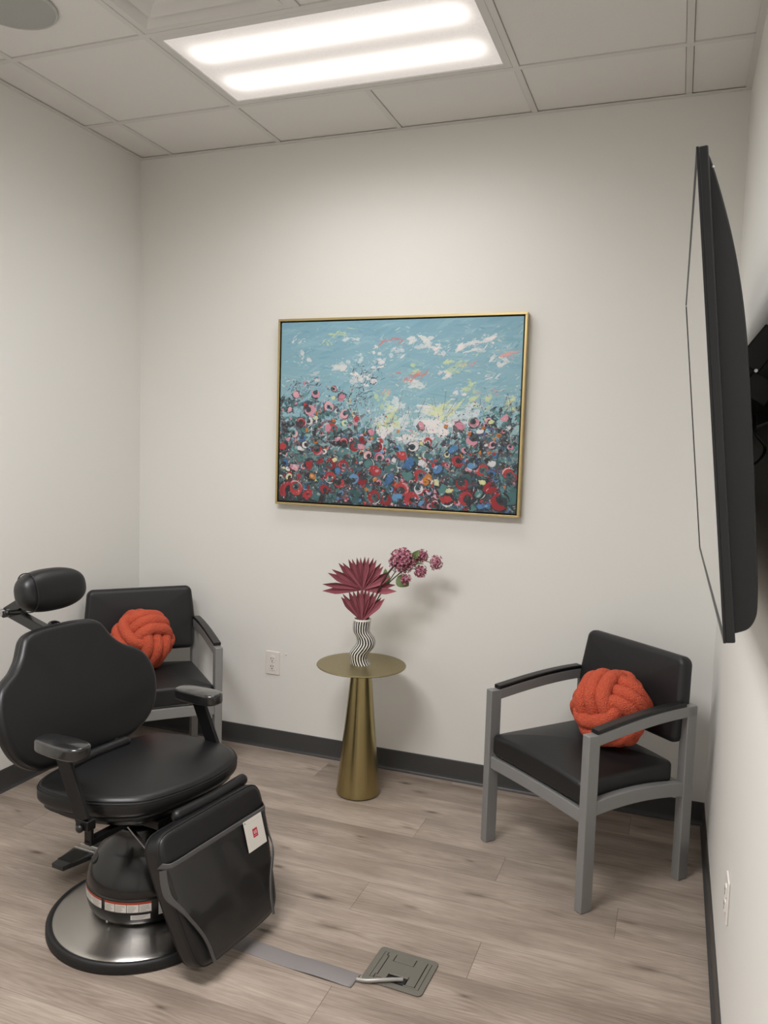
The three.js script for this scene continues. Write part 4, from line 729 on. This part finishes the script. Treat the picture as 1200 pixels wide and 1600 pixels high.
// ---------------------------------------------------------------- floor box, cord cover, cord
{
  const o = thing('floor_box', 'square olive grey floor outlet box with open cable slot', 'floor box', [1.9915, 0, 1.373], -2.6 * Math.PI / 180);
  const w = 0.187, d = 0.164;
  const flat = (pts, y0, y1, bev = 0.0006) => { const s = Array.isArray(pts) ? new THREE.Shape(pts.map(p => new THREE.Vector2(p[0], -p[1]))) : pts; const g = new THREE.ExtrudeGeometry(s, { depth: y1 - y0 - 2 * bev, bevelEnabled: true, bevelSize: bev, bevelOffset: -bev, bevelThickness: bev, bevelSegments: 1 }); g.rotateX(-Math.PI / 2); g.translate(0, y0 + bev, 0); return g; };
  mesh('tray', at(rbox(w - 0.02, 0.002, d - 0.02, 0.0008, 1), 0, 0.001, 0), M.gasket, o, 'black inner tray');
  const out = roundRectOutline(w, d, 0.014, 6), hole = [[-0.074, -0.062], [0.078, -0.062], [0.078, 0.062], [-0.074, 0.062]];
  const fl = new THREE.Shape(out.map(p => new THREE.Vector2(p[0], p[1]))); fl.holes.push(new THREE.Path(hole.map(p => new THREE.Vector2(p[0], -p[1]))));
  mesh('flange', flat(fl, 0, 0.005), M.boxGrey, o);
  const q = 0.0012;
  mesh('hinge_flap', flat([[-0.074 + q, -0.062 + q], [-0.063, -0.062 + q], [-0.063, -0.046], [-0.057, -0.046], [-0.057, 0.044], [-0.063, 0.044], [-0.063, 0.062 - q], [-0.074 + q, 0.062 - q]], 0.0025, 0.0052), M.boxGrey, o);
  mesh('lid', flat([[-0.0606, -0.0608], [-0.0365, -0.0608], [-0.0365, -0.0285], [0.0305, -0.0285], [0.0305, -0.0608], [0.063, -0.0608], [0.063, 0.0545], [0.036, 0.0545], [0.036, 0.022], [-0.026, 0.022], [-0.026, 0.0545], [-0.0606, 0.0545], [-0.0606, 0.0465], [-0.0546, 0.0465], [-0.0546, -0.0485], [-0.0606, -0.0485]], 0.0025, 0.0055), M.boxGrey, o);
  mesh('finger_tab', flat([[-0.0343, -0.0608], [0.0283, -0.0608], [0.0283, -0.0307], [-0.0343, -0.0307]], 0.0025, 0.0055), M.boxGrey, o);
  mesh('edge_strip', flat([[0.0654, -0.0608], [0.0768, -0.0608], [0.0768, 0.0608], [0.03, 0.0608], [0.03, 0.0567], [0.0654, 0.0567]], 0.0025, 0.0052), M.boxGrey, o);
  mesh('edge_strip', flat([[-0.0606, 0.0608], [-0.0606, 0.0567], [-0.03, 0.0567], [-0.03, 0.0608]], 0.0025, 0.0052), M.boxGrey, o);
  mesh('slot_hood', bar([-0.026, 0.006, 0.026], [0.036, 0.006, 0.026], 0.012, 0.006), M.boxGrey, o);
  mesh('grommet', at(rbox(0.022, 0.003, 0.028, 0.001, 1), 0.022, 0.0035, 0.043), M.rubber, o);
}
{
  const o = thing('cord_cover', 'flat grey vinyl cord cover strip lying on the planks', 'cord cover', [1.5, 0, 1.448]);
  const n = 40, p = [], idx = [], prof = [[-0.032, 0], [-0.032, 0.0012], [-0.02, 0.0035], [-0.008, 0.0055], [0.008, 0.0055], [0.02, 0.0035], [0.032, 0.0012], [0.032, 0]];
  for (let i = 0; i <= n; i++) { const t = i / n, x = -0.07 + 0.456 * t, z = -0.012 + 0.028 * t + 0.008 * Math.sin(t * 3.1) * t, y = 0.0045 * Math.sin(Math.PI * Math.max(0, (t - 0.55) / 0.45)) + (t > 0.97 ? 0.001 : 0); for (const [a, b] of prof) p.push(x + a * 0.05 * (t > 0.9 ? -1.5 : 0), b + y, z + a); }
  for (let i = 0; i < n; i++) for (let j = 0; j < prof.length; j++) { const A = i * prof.length + j, B = i * prof.length + (j + 1) % prof.length; idx.push(A, B, A + prof.length, B, B + prof.length, A + prof.length); }
  for (const r of [0, n]) for (let j = 1; j < prof.length - 1; j++) idx.push(r * prof.length, r * prof.length + j, r * prof.length + j + 1);
  const g = new THREE.BufferGeometry(); g.setAttribute('position', new THREE.Float32BufferAttribute(p, 3)); g.setIndex(idx); g.computeVertexNormals(); mesh('strip', meterUV(g), M.coverGrey, o);
}
{
  const o = thing('extension_cord', 'silver grey cord running from the cord cover into the floor box', 'cord', [1.88, 0, 1.462]);
  mesh('cord', tube([[0.008, 0.0062, 0.0], [0.02, 0.0072, 0.0], [0.04, 0.0095, -0.002], [0.07, 0.0125, -0.012], [0.105, 0.012, -0.03], [0.132, 0.0075, -0.048]], 0.0055, 48, 12), M.cable, o);
}
scene.traverse(m => { if (m.isMesh) { m.castShadow = true; m.receiveShadow = true; } });
renderer.render(scene, camera);
